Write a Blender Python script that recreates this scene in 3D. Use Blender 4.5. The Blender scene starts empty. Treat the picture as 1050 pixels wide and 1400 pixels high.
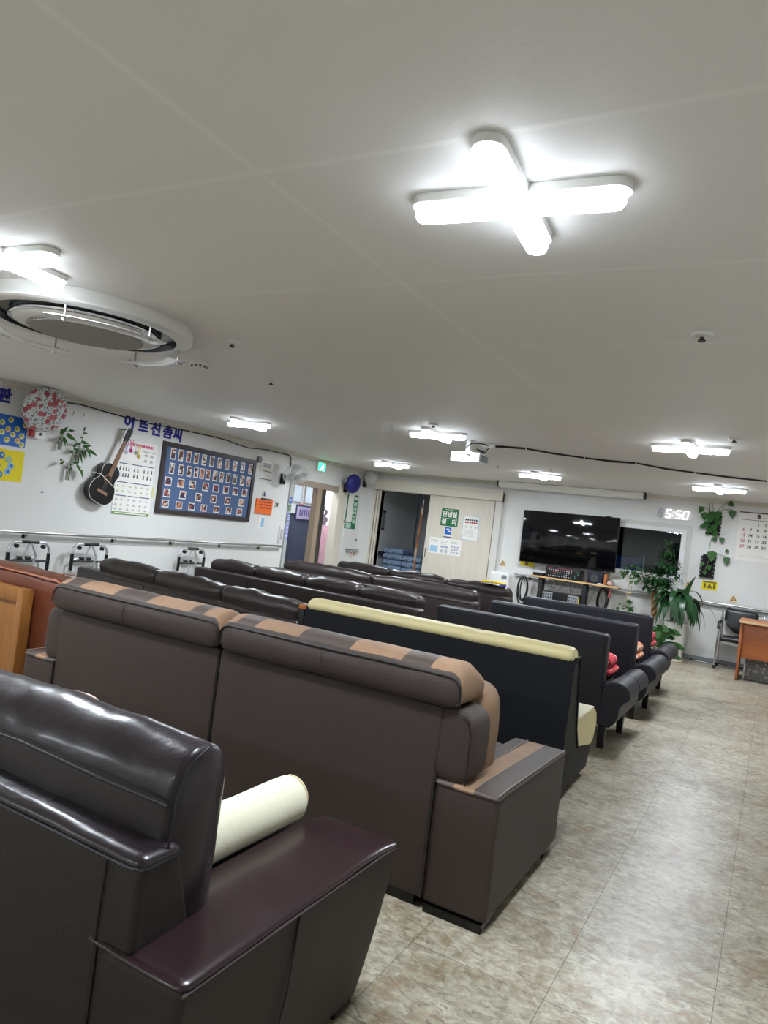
import bpy, bmesh, math, random
from mathutils import Vector, Matrix, noise, Euler

R = math.radians
random.seed(7)
scene = bpy.context.scene
COL = scene.collection

# ------------------------------------------------------------------ camera
CAM_H = 1.45
cam_data = bpy.data.cameras.new('camera')
cam_data.sensor_fit = 'VERTICAL'
cam_data.sensor_height = 36.0
cam_data.lens = 972.87 / 1400 * 36.0
cam_data.clip_start = 0.05
cam = bpy.data.objects.new('camera', cam_data)
COL.objects.link(cam)
yaw, pitch, roll = R(29.132), R(0.9908), R(7.0858)
fw = Vector((-math.sin(yaw) * math.cos(pitch), math.cos(yaw) * math.cos(pitch), math.sin(pitch)))
r0 = Vector((math.cos(yaw), math.sin(yaw), 0))
u0 = r0.cross(fw)
rt = r0 * math.cos(roll) + u0 * math.sin(roll)
up = -r0 * math.sin(roll) + u0 * math.cos(roll)
m = Matrix((rt, up, -fw)).transposed().to_4x4()
m.translation = (0, 0, CAM_H)
cam.matrix_world = m
scene.camera = cam

# ------------------------------------------------------------------ world, exposure
world = bpy.data.worlds.new('night')
world.use_nodes = True
world.node_tree.nodes['Background'].inputs[0].default_value = (0.02, 0.025, 0.035, 1)
world.node_tree.nodes['Background'].inputs[1].default_value = 0.3
scene.world = world
vs = scene.view_settings
scene.display_settings.display_device = 'sRGB'
vs.view_transform = 'Standard'
vs.look = 'None'
vs.exposure = 1.27
vs.gamma = 1.0
vs.use_curve_mapping = False
LAMP = 104.0            # radiance of the cross lamps' diffusers

XL, YB, ZC = -7.06, 11.78, 2.44     # left wall, back wall, ceiling
XR, YF = 1.75, -4.4                 # right wall, wall behind the camera

# ------------------------------------------------------------------ materials
def lin(c):
    if isinstance(c, str):
        c = tuple(int(c[i:i + 2], 16) / 255 for i in (0, 2, 4))
    return tuple(x / 12.92 if x <= 0.04045 else ((x + 0.055) / 1.055) ** 2.4 for x in c)

MATS = {}
def mat(name, col, rough=0.5, metal=0.0, bump=None, var=None, coat=0.0, emit=0.0, spec=0.5, trans=0.0, ior=1.45):
    """bump=(scale,strength[,kind]); var=(scale,amount)"""
    if name in MATS:
        return MATS[name]
    M = bpy.data.materials.new(name)
    M.use_nodes = True
    nt = M.node_tree
    b = nt.nodes['Principled BSDF']
    c = lin(col)
    b.inputs['Base Color'].default_value = (*c, 1)
    b.inputs['Roughness'].default_value = rough
    b.inputs['Metallic'].default_value = metal
    b.inputs['Specular IOR Level'].default_value = spec
    b.inputs['Coat Weight'].default_value = coat
    b.inputs['Coat Roughness'].default_value = 0.15
    b.inputs['Transmission Weight'].default_value = trans
    b.inputs['IOR'].default_value = ior
    if emit:
        b.inputs['Emission Color'].default_value = (*c, 1)
        b.inputs['Emission Strength'].default_value = emit
    tc = nt.nodes.new('ShaderNodeTexCoord')
    if var:
        n = nt.nodes.new('ShaderNodeTexNoise')
        n.inputs['Scale'].default_value = var[0]
        n.inputs['Detail'].default_value = 5
        nt.links.new(tc.outputs['Object'], n.inputs['Vector'])
        mx = nt.nodes.new('ShaderNodeMix'); mx.data_type = 'RGBA'
        mx.inputs[6].default_value = (*[max(0, x * (1 - var[1])) for x in c], 1)
        mx.inputs[7].default_value = (*[min(1, x * (1 + var[1])) for x in c], 1)
        nt.links.new(n.outputs['Fac'], mx.inputs[0])
        nt.links.new(mx.outputs[2], b.inputs['Base Color'])
    if bump:
        kind = bump[2] if len(bump) > 2 else 'noise'
        if kind == 'leather':
            n = nt.nodes.new('ShaderNodeTexVoronoi')
            out = n.outputs['Distance']
        else:
            n = nt.nodes.new('ShaderNodeTexNoise')
            n.inputs['Detail'].default_value = 4
            out = n.outputs['Fac']
        n.inputs['Scale'].default_value = bump[0]
        nt.links.new(tc.outputs['Object'], n.inputs['Vector'])
        bp = nt.nodes.new('ShaderNodeBump')
        bp.inputs['Strength'].default_value = bump[1]
        bp.inputs['Distance'].default_value = 0.004
        nt.links.new(out, bp.inputs['Height'])
        nt.links.new(bp.outputs['Normal'], b.inputs['Normal'])
    MATS[name] = M
    return M

def floor_material():
    M = bpy.data.materials.new('marbled_vinyl_tiles'); M.use_nodes = True
    nt = M.node_tree; L = nt.links; b = nt.nodes['Principled BSDF']
    tc = nt.nodes.new('ShaderNodeTexCoord')
    def noise_n(scale, detail, sx=1, sy=1, dist=0.0, off=0):
        mp = nt.nodes.new('ShaderNodeMapping')
        mp.inputs['Scale'].default_value = (sx, sy, 1); mp.inputs['Location'].default_value = (off, off, 0)
        L.new(tc.outputs['Object'], mp.inputs['Vector'])
        n = nt.nodes.new('ShaderNodeTexNoise')
        n.inputs['Scale'].default_value = scale; n.inputs['Detail'].default_value = detail
        n.inputs['Roughness'].default_value = 0.68; n.inputs['Distortion'].default_value = dist
        L.new(mp.outputs[0], n.inputs['Vector'])
        return n
    def ramp(n, stops):
        r = nt.nodes.new('ShaderNodeValToRGB')
        e = r.color_ramp.elements
        for i, (p, c) in enumerate(stops):
            el = e[i] if i < 2 else e.new(p)
            el.position = p; el.color = (*lin(c), 1)
        L.new(n.outputs['Fac'], r.inputs[0])
        return r
    def mix(mode, fac, a, bb):
        x = nt.nodes.new('ShaderNodeMix'); x.data_type = 'RGBA'; x.blend_type = mode
        if isinstance(fac, float): x.inputs[0].default_value = fac
        else: L.new(fac, x.inputs[0])
        L.new(a, x.inputs[6])
        if isinstance(bb, tuple): x.inputs[7].default_value = bb
        else: L.new(bb, x.inputs[7])
        return x.outputs[2]
    big = ramp(noise_n(3.2, 7, 1, 1.15, 0.8), [(0.30, '776850'), (0.44, '978d78'), (0.58, 'aea794'), (0.72, 'cac6b3')])
    fine = ramp(noise_n(21, 10, 1, 1.5, 0.9, 3.1), [(0.36, '5a5146'), (0.47, '968d7c'), (0.56, 'b3ad9c'), (0.70, 'd9d6c6')])
    col = mix('MIX', 0.55, big.outputs[0], fine.outputs[0])
    brown = noise_n(5.5, 8, 1, 1, 1.2, 9.7)
    br = nt.nodes.new('ShaderNodeMapRange')
    br.inputs[1].default_value = 0.50; br.inputs[2].default_value = 0.66; br.inputs[3].default_value = 0; br.inputs[4].default_value = 0.75
    L.new(brown.outputs['Fac'], br.inputs[0])
    col = mix('MIX', br.outputs[0], col, (*lin('826b4c'), 1))
    vein = noise_n(10, 11, 1, 1.8, 2.6, 5.3)
    vr = nt.nodes.new('ShaderNodeMapRange')
    vr.inputs[1].default_value = 0.57; vr.inputs[2].default_value = 0.66; vr.inputs[3].default_value = 0; vr.inputs[4].default_value = 0.75
    L.new(vein.outputs['Fac'], vr.inputs[0])
    col = mix('MIX', vr.outputs[0], col, (*lin('565045'), 1))
    # tile joints
    mp = nt.nodes.new('ShaderNodeMapping')
    mp.inputs['Location'].default_value = (0.038 + 0.474 * 20, -0.051 + 0.461 * 20, 0)
    L.new(tc.outputs['Object'], mp.inputs['Vector'])
    bk = nt.nodes.new('ShaderNodeTexBrick')
    bk.offset = 0.0; bk.squash = 1.0
    bk.inputs['Scale'].default_value = 1.0
    bk.inputs['Brick Width'].default_value = 0.474; bk.inputs['Row Height'].default_value = 0.461
    bk.inputs['Mortar Size'].default_value = 0.0012; bk.inputs['Mortar Smooth'].default_value = 0.1
    bk.inputs['Color1'].default_value = (0.92, 0.92, 0.92, 1); bk.inputs['Color2'].default_value = (1.06, 1.06, 1.06, 1)
    bk.inputs['Mortar'].default_value = (0.25, 0.23, 0.21, 1); bk.inputs['Bias'].default_value = 0
    L.new(mp.outputs[0], bk.inputs['Vector'])
    col = mix('MULTIPLY', 1.0, col, bk.outputs['Color'])
    L.new(col, b.inputs['Base Color'])
    b.inputs['Roughness'].default_value = 0.34
    b.inputs['Specular IOR Level'].default_value = 0.42
    bp = nt.nodes.new('ShaderNodeBump'); bp.inputs['Strength'].default_value = 0.12; bp.inputs['Distance'].default_value = 0.003
    L.new(fine.outputs[0], bp.inputs['Height']); L.new(bp.outputs[0], b.inputs['Normal'])
    return M

def ceiling_material():
    """papered board ceiling: faint raised joints every 0.925 m across, 1.8 m along"""
    M = bpy.data.materials.new('papered_ceiling'); M.use_nodes = True
    nt = M.node_tree; L = nt.links; b = nt.nodes['Principled BSDF']
    tc = nt.nodes.new('ShaderNodeTexCoord')
    mp = nt.nodes.new('ShaderNodeMapping'); mp.inputs['Location'].default_value = (1.45 + 1.8 * 4, -1.59 + 0.925 * 5, 0)
    L.new(tc.outputs['Object'], mp.inputs['Vector'])
    bk = nt.nodes.new('ShaderNodeTexBrick'); bk.offset = 0.0
    bk.inputs['Scale'].default_value = 1.0
    bk.inputs['Brick Width'].default_value = 1.8; bk.inputs['Row Height'].default_value = 0.925
    bk.inputs['Mortar Size'].default_value = 0.022; bk.inputs['Mortar Smooth'].default_value = 1.0
    c = lin('e9e8e6')
    bk.inputs['Color1'].default_value = (*c, 1); bk.inputs['Color2'].default_value = (*c, 1)
    bk.inputs['Mortar'].default_value = (*[x * 1.06 for x in c], 1)
    L.new(mp.outputs[0], bk.inputs['Vector'])
    L.new(bk.outputs['Color'], b.inputs['Base Color'])
    n = nt.nodes.new('ShaderNodeTexNoise'); n.inputs['Scale'].default_value = 160; n.inputs['Detail'].default_value = 3
    L.new(tc.outputs['Object'], n.inputs['Vector'])
    ad = nt.nodes.new('ShaderNodeMath'); ad.operation = 'MULTIPLY_ADD'; ad.inputs[1].default_value = 1.2
    L.new(bk.outputs['Fac'], ad.inputs[0]); L.new(n.outputs['Fac'], ad.inputs[2])
    bp = nt.nodes.new('ShaderNodeBump'); bp.inputs['Strength'].default_value = 0.25; bp.inputs['Distance'].default_value = 0.003
    L.new(ad.outputs[0], bp.inputs['Height']); L.new(bp.outputs[0], b.inputs['Normal'])
    b.inputs['Roughness'].default_value = 0.55; b.inputs['Specular IOR Level'].default_value = 0.35
    return M

def wood_material(name, c1, c2, rough=0.4, scale=6, vertical=True):
    M = bpy.data.materials.new(name); M.use_nodes = True
    nt = M.node_tree; L = nt.links; b = nt.nodes['Principled BSDF']
    tc = nt.nodes.new('ShaderNodeTexCoord'); mp = nt.nodes.new('ShaderNodeMapping')
    mp.inputs['Scale'].default_value = (6, 6, 0.7) if vertical else (0.7, 6, 6)
    L.new(tc.outputs['Object'], mp.inputs['Vector'])
    n = nt.nodes.new('ShaderNodeTexNoise'); n.inputs['Scale'].default_value = scale; n.inputs['Detail'].default_value = 6
    n.inputs['Distortion'].default_value = 0.8
    L.new(mp.outputs[0], n.inputs['Vector'])
    r = nt.nodes.new('ShaderNodeValToRGB')
    r.color_ramp.elements[0].position = 0.3; r.color_ramp.elements[0].color = (*lin(c1), 1)
    r.color_ramp.elements[1].position = 0.7; r.color_ramp.elements[1].color = (*lin(c2), 1)
    L.new(n.outputs['Fac'], r.inputs[0]); L.new(r.outputs[0], b.inputs['Base Color'])
    b.inputs['Roughness'].default_value = rough
    return M

def spotted_material(name, base, spots, scale=20, thresh=0.28, rough=0.7, fine=None):
    """printed cloth or plastic: round motifs in several colours on a base"""
    M = bpy.data.materials.new(name); M.use_nodes = True
    nt = M.node_tree; L = nt.links; b = nt.nodes['Principled BSDF']
    tc = nt.nodes.new('ShaderNodeTexCoord')
    v = nt.nodes.new('ShaderNodeTexVoronoi'); v.inputs['Scale'].default_value = scale
    L.new(tc.outputs['Object'], v.inputs['Vector'])
    sp = nt.nodes.new('ShaderNodeSeparateColor'); L.new(v.outputs['Color'], sp.inputs[0])
    r = nt.nodes.new('ShaderNodeValToRGB'); r.color_ramp.interpolation = 'CONSTANT'
    e = r.color_ramp.elements
    for i, c in enumerate(spots):
        el = e[i] if i < 2 else e.new(i / len(spots))
        el.position = i / len(spots); el.color = (*lin(c), 1)
    L.new(sp.outputs[0], r.inputs[0])
    lt = nt.nodes.new('ShaderNodeMath'); lt.operation = 'LESS_THAN'; lt.inputs[1].default_value = thresh
    L.new(v.outputs['Distance'], lt.inputs[0])
    mx = nt.nodes.new('ShaderNodeMix'); mx.data_type = 'RGBA'
    mx.inputs[6].default_value = (*lin(base), 1)
    L.new(lt.outputs[0], mx.inputs[0]); L.new(r.outputs[0], mx.inputs[7])
    if fine:
        v2 = nt.nodes.new('ShaderNodeTexVoronoi'); v2.inputs['Scale'].default_value = fine[0]
        L.new(tc.outputs['Object'], v2.inputs['Vector'])
        l2 = nt.nodes.new('ShaderNodeMath'); l2.operation = 'LESS_THAN'; l2.inputs[1].default_value = fine[1]
        L.new(v2.outputs['Distance'], l2.inputs[0])
        m2 = nt.nodes.new('ShaderNodeMix'); m2.data_type = 'RGBA'
        m2.inputs[6].default_value = (*lin(base), 1); m2.inputs[7].default_value = (*lin(fine[2]), 1)
        L.new(l2.outputs[0], m2.inputs[0]); L.new(m2.outputs[2], mx.inputs[6])
    L.new(mx.outputs[2], b.inputs['Base Color'])
    b.inputs['Roughness'].default_value = rough
    return M

def photo_material():
    """snapshot print: blotches of clothing, skin and room colours, different for each print"""
    M = bpy.data.materials.new('snapshot_print'); M.use_nodes = True
    nt = M.node_tree; L = nt.links; b = nt.nodes['Principled BSDF']
    tc = nt.nodes.new('ShaderNodeTexCoord'); oi = nt.nodes.new('ShaderNodeObjectInfo')
    cm = nt.nodes.new('ShaderNodeCombineXYZ'); ml = nt.nodes.new('ShaderNodeMath'); ml.operation = 'MULTIPLY'; ml.inputs[1].default_value = 37
    L.new(oi.outputs['Random'], ml.inputs[0]); L.new(ml.outputs[0], cm.inputs[0])
    ad = nt.nodes.new('ShaderNodeVectorMath'); ad.operation = 'ADD'
    L.new(tc.outputs['Object'], ad.inputs[0]); L.new(cm.outputs[0], ad.inputs[1])
    n = nt.nodes.new('ShaderNodeTexVoronoi'); n.inputs['Scale'].default_value = 28
    L.new(ad.outputs[0], n.inputs['Vector'])
    sp = nt.nodes.new('ShaderNodeSeparateColor'); L.new(n.outputs['Color'], sp.inputs[0])
    r = nt.nodes.new('ShaderNodeValToRGB'); r.color_ramp.interpolation = 'CONSTANT'
    e = r.color_ramp.elements
    cs = ['3a2a2c', '8c2f4c', 'c99a7e', '2e3350', 'd8d2c6', '6b4a3a', 'b06a48', '4a3050']
    for i, c in enumerate(cs):
        el = e[i] if i < 2 else e.new(i / len(cs))
        el.position = i / len(cs); el.color = (*lin(c), 1)
    L.new(sp.outputs[0], r.inputs[0]); L.new(r.outputs[0], b.inputs['Base Color'])
    b.inputs['Roughness'].default_value = 0.3
    return M

def glass_material(name, tint='ffffff', rough=0.0):
    M = bpy.data.materials.new(name); M.use_nodes = True
    nt = M.node_tree; L = nt.links
    nt.nodes.remove(nt.nodes['Principled BSDF'])
    out = nt.nodes['Material Output']
    t = nt.nodes.new('ShaderNodeBsdfTransparent'); t.inputs[0].default_value = (*lin(tint), 1)
    g = nt.nodes.new('ShaderNodeBsdfGlossy'); g.inputs['Roughness'].default_value = rough
    fr = nt.nodes.new('ShaderNodeFresnel'); fr.inputs[0].default_value = 1.5
    mx = nt.nodes.new('ShaderNodeMixShader')
    L.new(fr.outputs[0], mx.inputs[0]); L.new(t.outputs[0], mx.inputs[1]); L.new(g.outputs[0], mx.inputs[2])
    L.new(mx.outputs[0], out.inputs[0])
    return M

M_floor = floor_material()
M_ceil = ceiling_material()
M_wall = mat('painted_wall', 'dfdfdc', 0.55, bump=(90, 0.08), var=(1.2, 0.04))
M_trim = mat('cream_trim', 'd8d2c4', 0.45)
M_white = mat('white_plastic', 'e8e8e4', 0.35)
M_whitemetal = mat('white_enamel', 'e4e6e4', 0.3)
M_paper = mat('white_paper', 'eceae4', 0.7)
M_black = mat('black_plastic', '121214', 0.4)
M_blackgloss = mat('black_gloss', '08080a', 0.12)
M_chrome = mat('chrome', 'd5d5d8', 0.12, metal=1.0)
M_steel = mat('brushed_steel', 'b8b6b2', 0.3, metal=1.0)
M_alu = mat('aluminium_tube', 'cfd2d4', 0.32, metal=0.75)
M_grey = mat('grey_plastic', '7d7f82', 0.5)
M_dgrey = mat('dark_grey_plastic', '3a3b3e', 0.5)
M_ink = mat('dark_ink', '2a2a30', 0.7)
M_navyink = mat('navy_ink', '1c2a5a', 0.6)
M_blueink = mat('royal_blue_foam', '1a1f86', 0.6)
M_cyan = mat('light_blue_print', '8fb9dc', 0.6)
M_blue = mat('blue_print', '1f62b8', 0.5)
M_green = mat('green_print', '0f6b3c', 0.5)
M_red = mat('red_print', 'b3262c', 0.5)
M_pink = mat('pink_print', 'e2a2b4', 0.6)
M_yellow = mat('yellow_print', 'e6d312', 0.6)
M_orange = mat('orange_paper', 'f0702c', 0.6)
M_cream = mat('cream_board', 'd8d1c2', 0.5, var=(3, 0.03))
M_lightgrey = mat('pale_grey_print', 'b9bbbd', 0.6)
M_led = mat('lamp_diffuser', 'edf6ff', 0.4, emit=LAMP)
M_ledside = mat('lamp_diffuser_side', 'edf6ff', 0.4, emit=LAMP * 0.045)
# leathers
M_burg = mat('black_burgundy_leather', '1e151b', 0.33, bump=(24, 0.6), var=(5, 0.15), coat=0.2)
M_burgtop = mat('burgundy_leather', '27171a', 0.28, bump=(70, 0.06), var=(6, 0.15), coat=0.2)
M_dkvinyl = mat('dark_brown_vinyl', '27211d', 0.46, spec=0.35, bump=(450, 0.35, 'leather'), var=(4, 0.08))
M_brown = mat('brown_vinyl', '362924', 0.48, bump=(420, 0.4, 'leather'), var=(4, 0.08))
M_brownpatch = mat('taupe_leather', '4a3f39', 0.42, bump=(350, 0.4, 'leather'), var=(8, 0.15))
M_tan = mat('tan_leather', '8b6d54', 0.5, bump=(300, 0.5, 'leather'), var=(14, 0.25))
M_espresso = mat('espresso_leather', '342c2a', 0.36, bump=(120, 0.12, 'leather'), var=(4, 0.15))
M_blackvinyl = mat('black_vinyl', '121418', 0.55, bump=(14, 0.25), var=(3, 0.1), spec=0.22)
M_navy = mat('charcoal_navy_vinyl', '202027', 0.46, bump=(400, 0.2, 'leather'), var=(4, 0.08), spec=0.32)
M_creamleather = mat('cream_leather', 'e6d8a2', 0.42, bump=(300, 0.25, 'leather'), var=(4, 0.05))
M_creamcloth = mat('cream_cloth', 'd8d4bc', 0.85, bump=(260, 0.3), var=(6, 0.04))
M_caramel = mat('caramel_leather', '61311d', 0.36, bump=(200, 0.15, 'leather'), var=(6, 0.2))
M_basegrey = mat('charcoal_cloth', '2c2c2e', 0.8, bump=(300, 0.3))
M_pipe = mat('black_piping', '141214', 0.4)
M_thread = mat('pale_stitching', '8f857c', 0.6)
M_thread2 = mat('dark_stitching', '4c3f44', 0.4)
M_oak = wood_material('honey_oak', '7e5024', '976430', 0.38)
M_deskwood = wood_material('cherry_laminate', 'a05a30', 'b3683a', 0.4, vertical=False)
M_shelfwood = wood_material('pale_pine', 'c39a66', 'd9b684', 0.5, vertical=False)
M_stick = mat('bamboo_brown', 'a8683c', 0.5)
M_leaf = mat('leaf_green', '2f5a26', 0.42, var=(9, 0.45))
M_leafdark = mat('dark_leaf_green', '1d4020', 0.35, var=(8, 0.4))
M_leaflight = mat('fresh_leaf_green', '5d8a34', 0.45, var=(9, 0.4))
M_stem = mat('green_stem', '6b7a48', 0.6)
M_bark = mat('tan_bark', '9a7448', 0.8, var=(20, 0.3), bump=(60, 0.5))
M_pot = mat('white_glazed_pot', 'e2e3e1', 0.22, coat=0.3)
M_soil = mat('soil', '2a2018', 0.95)
M_glass = glass_material('clear_glass')
M_winglass = glass_material('window_glass', 'd8e0e4')
M_photo = photo_material()

# ------------------------------------------------------------------ geometry helpers
class MB:
    def __init__(self):
        self.bm = bmesh.new(); self.mi = 0
    def _v(self, p): return self.bm.verts.new(p)
    def _f(self, vs, mi=None, smooth=True):
        try: f = self.bm.faces.new(vs)
        except ValueError: return None
        f.material_index = self.mi if mi is None else mi
        f.smooth = smooth
        return f
    def box(self, x0, x1, y0, y1, z0, z1):
        v = [self._v((x, y, z)) for z in (z0, z1) for y in (y0, y1) for x in (x0, x1)]
        for q in ((0, 2, 3, 1), (4, 5, 7, 6), (0, 1, 5, 4), (2, 6, 7, 3), (0, 4, 6, 2), (1, 3, 7, 5)):
            self._f([v[i] for i in q])
        return self
    def rbox(self, x0, x1, y0, y1, z0, z1, r=0.02, k=3, step=None, puff=(0, 0, 0), wr=0.0, wscale=6.0, fn=None, matfn=None, xf=None):
        """box with rounded edges; puff swells each pair of faces; wr adds soft wrinkles"""
        c = Vector(((x0 + x1) / 2, (y0 + y1) / 2, (z0 + z1) / 2))
        h = Vector((abs(x1 - x0) / 2, abs(y1 - y0) / 2, abs(z1 - z0) / 2))
        if not isinstance(r, tuple): r = (r, r, r)
        r = Vector([min(r[i], h[i] * 0.999) for i in range(3)])
        coords = []
        for a in range(3):
            inner = h[a] - r[a]
            edge = [inner + r[a] * math.tan(R(45) * i / k) for i in range(k + 1)]
            n = 1 if not step else max(1, int(round(2 * inner / step)))
            mid = [-inner + 2 * inner * i / n for i in range(1, n)]
            coords.append([-e for e in reversed(edge)] + mid + edge)
        N = [len(q) for q in coords]
        verts = {}
        def V(i, j, l):
            key = (i, j, l)
            if key in verts: return verts[key]
            p = Vector((coords[0][i], coords[1][j], coords[2][l]))
            q = Vector([max(-(h[a] - r[a]), min(h[a] - r[a], p[a])) for a in range(3)])
            d = Vector([(p[a] - q[a]) / r[a] if r[a] > 1e-9 else 0 for a in range(3)])
            if d.length > 1e-9:
                d.normalize()
                p = Vector([q[a] + d[a] * r[a] for a in range(3)])
            u = Vector([p[a] / h[a] for a in range(3)])
            g = [max(0, 1 - u[a] ** 2) for a in range(3)]
            p = Vector((p.x + puff[0] * g[1] * g[2] * u.x, p.y + puff[1] * g[0] * g[2] * u.y, p.z + puff[2] * g[0] * g[1] * u.z))
            p = p + c
            if wr:
                p = p + noise.noise_vector(p * wscale) * wr + noise.noise_vector(p * wscale * 2.7) * wr * 0.4
            if fn: p = Vector(fn(p))
            if xf: p = xf @ p
            verts[key] = self._v(p)
            return verts[key]
        def grid(ax, side):
            b, cc = [(1, 2), (2, 0), (0, 1)][ax]
            fixed = N[ax] - 1 if side else 0
            for i in range(N[b] - 1):
                for j in range(N[cc] - 1):
                    quad = []
                    for (di, dj) in ((0, 0), (1, 0), (1, 1), (0, 1)):
                        idx = [0, 0, 0]; idx[ax] = fixed; idx[b] = i + di; idx[cc] = j + dj
                        quad.append(V(*idx))
                    if not side: quad.reverse()
                    f = self._f(quad)
                    if f and matfn:
                        f.normal_update()
                        f.material_index = matfn(f.calc_center_median(), f.normal)
        for ax in range(3):
            grid(ax, 0); grid(ax, 1)
        return self
    def tube(self, pts, rad, n=8, closed=False, cap=True):
        pts = [Vector(p) for p in pts]
        m_ = len(pts)
        rads = rad if isinstance(rad, (list, tuple)) else [rad] * m_
        rings = []; prev = None
        for i, p in enumerate(pts):
            if closed: t = pts[(i + 1) % m_] - pts[i - 1]
            else: t = pts[min(i + 1, m_ - 1)] - pts[max(i - 1, 0)]
            if t.length < 1e-9: t = Vector((0, 0, 1))
            t.normalize()
            if prev is None:
                a = Vector((0, 0, 1)) if abs(t.z) < 0.9 else Vector((1, 0, 0))
                s = t.cross(a).normalized()
            else:
                s = prev - t * prev.dot(t)
                s = s.normalized() if s.length > 1e-6 else t.orthogonal().normalized()
            prev = s
            w = t.cross(s)
            rings.append([self._v(p + (s * math.cos(2 * math.pi * j / n) + w * math.sin(2 * math.pi * j / n)) * rads[i]) for j in range(n)])
        for i in range(m_ if closed else m_ - 1):
            a, b = rings[i], rings[(i + 1) % m_]
            for j in range(n):
                self._f([a[j], a[(j + 1) % n], b[(j + 1) % n], b[j]])
        if cap and not closed:
            self._f(list(reversed(rings[0])), smooth=False); self._f(rings[-1], smooth=False)
        return self
    def lathe(self, prof, c=(0, 0, 0), n=24, xf=None, cap=True):
        """prof: (radius, height) pairs from bottom to top about local z"""
        c = Vector(c); rings = []
        for (rr, z) in prof:
            ring = []
            for j in range(n):
                p = Vector((rr * math.cos(2 * math.pi * j / n), rr * math.sin(2 * math.pi * j / n), z))
                if xf: p = xf @ p
                ring.append(self._v(p + c))
            rings.append(ring)
        for a, b in zip(rings, rings[1:]):
            for j in range(n):
                self._f([a[j], a[(j + 1) % n], b[(j + 1) % n], b[j]])
        if cap:
            if prof[0][0] > 1e-4: self._f(list(reversed(rings[0])), smooth=False)
            if prof[-1][0] > 1e-4: self._f(rings[-1], smooth=False)
        return self
    def prism(self, poly, to3, d0, d1, smooth=False):
        """poly (2D, counter-clockwise); to3(a, b, d) gives the 3D point"""
        n = len(poly)
        A = [self._v(to3(a, b, d0)) for a, b in poly]; B = [self._v(to3(a, b, d1)) for a, b in poly]
        self._f(A, smooth=False); self._f(list(reversed(B)), smooth=False)
        for i in range(n):
            self._f([A[i], B[i], B[(i + 1) % n], A[(i + 1) % n]], smooth=smooth)
        return self
    def leaf(self, base, d, length, width, droop=0.3, side=None, n=6, fold=0.15, shape=0.45):
        """one blade starting at base in direction d, bending down by droop"""
        base = Vector(base); d = Vector(d).normalized()
        s = Vector(side) if side else d.cross(Vector((0, 0, 1)))
        if s.length < 1e-4: s = Vector((1, 0, 0))
        s.normalize()
        p = base.copy(); dirv = d.copy(); rows = []
        for i in range(n + 1):
            t = i / n
            w = width * 0.5 * (math.sin(math.pi * min(1, t ** shape * 1.0)) ** 0.8 if 0 < t < 1 else 0.02)
            nrm = s.cross(dirv).normalized()
            rows.append((self._v(p - s * w + nrm * w * fold), self._v(p), self._v(p + s * w + nrm * w * fold)))
            dirv = (dirv + Vector((0, 0, -droop / n * (1 + t)))).normalized()
            p = p + dirv * (length / n)
        for a, b in zip(rows, rows[1:]):
            self._f([a[0], a[1], b[1], b[0]]); self._f([a[1], a[2], b[2], b[1]])
        return self
    def mesh(self, me, xf):
        vs_ = [self._v(xf @ v.co) for v in me.vertices]
        for p in me.polygons:
            self._f([vs_[i] for i in p.vertices], smooth=False)
        return self
    def build(self, name, mats, parent=None, angle=38, recalc=True, origin=None):
        if recalc: bmesh.ops.recalc_face_normals(self.bm, faces=self.bm.faces)
        me = bpy.data.meshes.new(name)
        if origin is not None: loc = Vector(origin)
        elif parent is not None: loc = world_loc(parent)
        else:
            xs = [v.co for v in self.bm.verts]
            loc = Vector(((min(v.x for v in xs) + max(v.x for v in xs)) / 2, (min(v.y for v in xs) + max(v.y for v in xs)) / 2, min(v.z for v in xs)))
        for v in self.bm.verts: v.co -= loc
        self.bm.to_mesh(me); self.bm.free()
        me.set_sharp_from_angle(angle=R(angle))
        for m_ in (mats if isinstance(mats, (list, tuple)) else [mats]): me.materials.append(m_)
        o = bpy.data.objects.new(name, me); COL.objects.link(o)
        if parent is not None: o.parent = parent
        else: o.location = loc
        return o

def world_loc(o):
    v = Vector((0, 0, 0))
    while o is not None:
        v += Vector(o.location); o = o.parent
    return v

def tag(o, label=None, cat=None, group=None, kind=None):
    if label: o['label'] = label
    if cat: o['category'] = cat
    if group: o['group'] = group
    if kind: o['kind'] = kind
    return o

def thing(name, label, cat, loc=(0, 0, 0), rz=0.0, group=None):
    o = bpy.data.objects.new(name, None); COL.objects.link(o)
    o.empty_display_size = 0.1
    o.location = loc; o.rotation_euler = (0, 0, rz)
    return tag(o, label, cat, group)

def struct(o): return tag(o, kind='structure')

def copy_tree(o, parent=None):
    c = o.copy(); COL.objects.link(c)
    if parent is not None: c.parent = parent
    for ch in [k for k in bpy.data.objects if k.parent is o]:
        copy_tree(ch, c)
    return c

def text_mesh(body, size, bold=0.0, depth=0.001):
    cu = bpy.data.curves.new('lettering', 'FONT')
    cu.body = body; cu.size = size; cu.align_x = 'CENTER'; cu.align_y = 'CENTER'
    cu.offset = bold; cu.extrude = depth; cu.resolution_u = 3
    o = bpy.data.objects.new('lettering', cu); COL.objects.link(o)
    dg = bpy.context.evaluated_depsgraph_get()
    me = bpy.data.meshes.new_from_object(o.evaluated_get(dg))
    bpy.data.objects.remove(o); bpy.data.curves.remove(cu)
    return me

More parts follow.
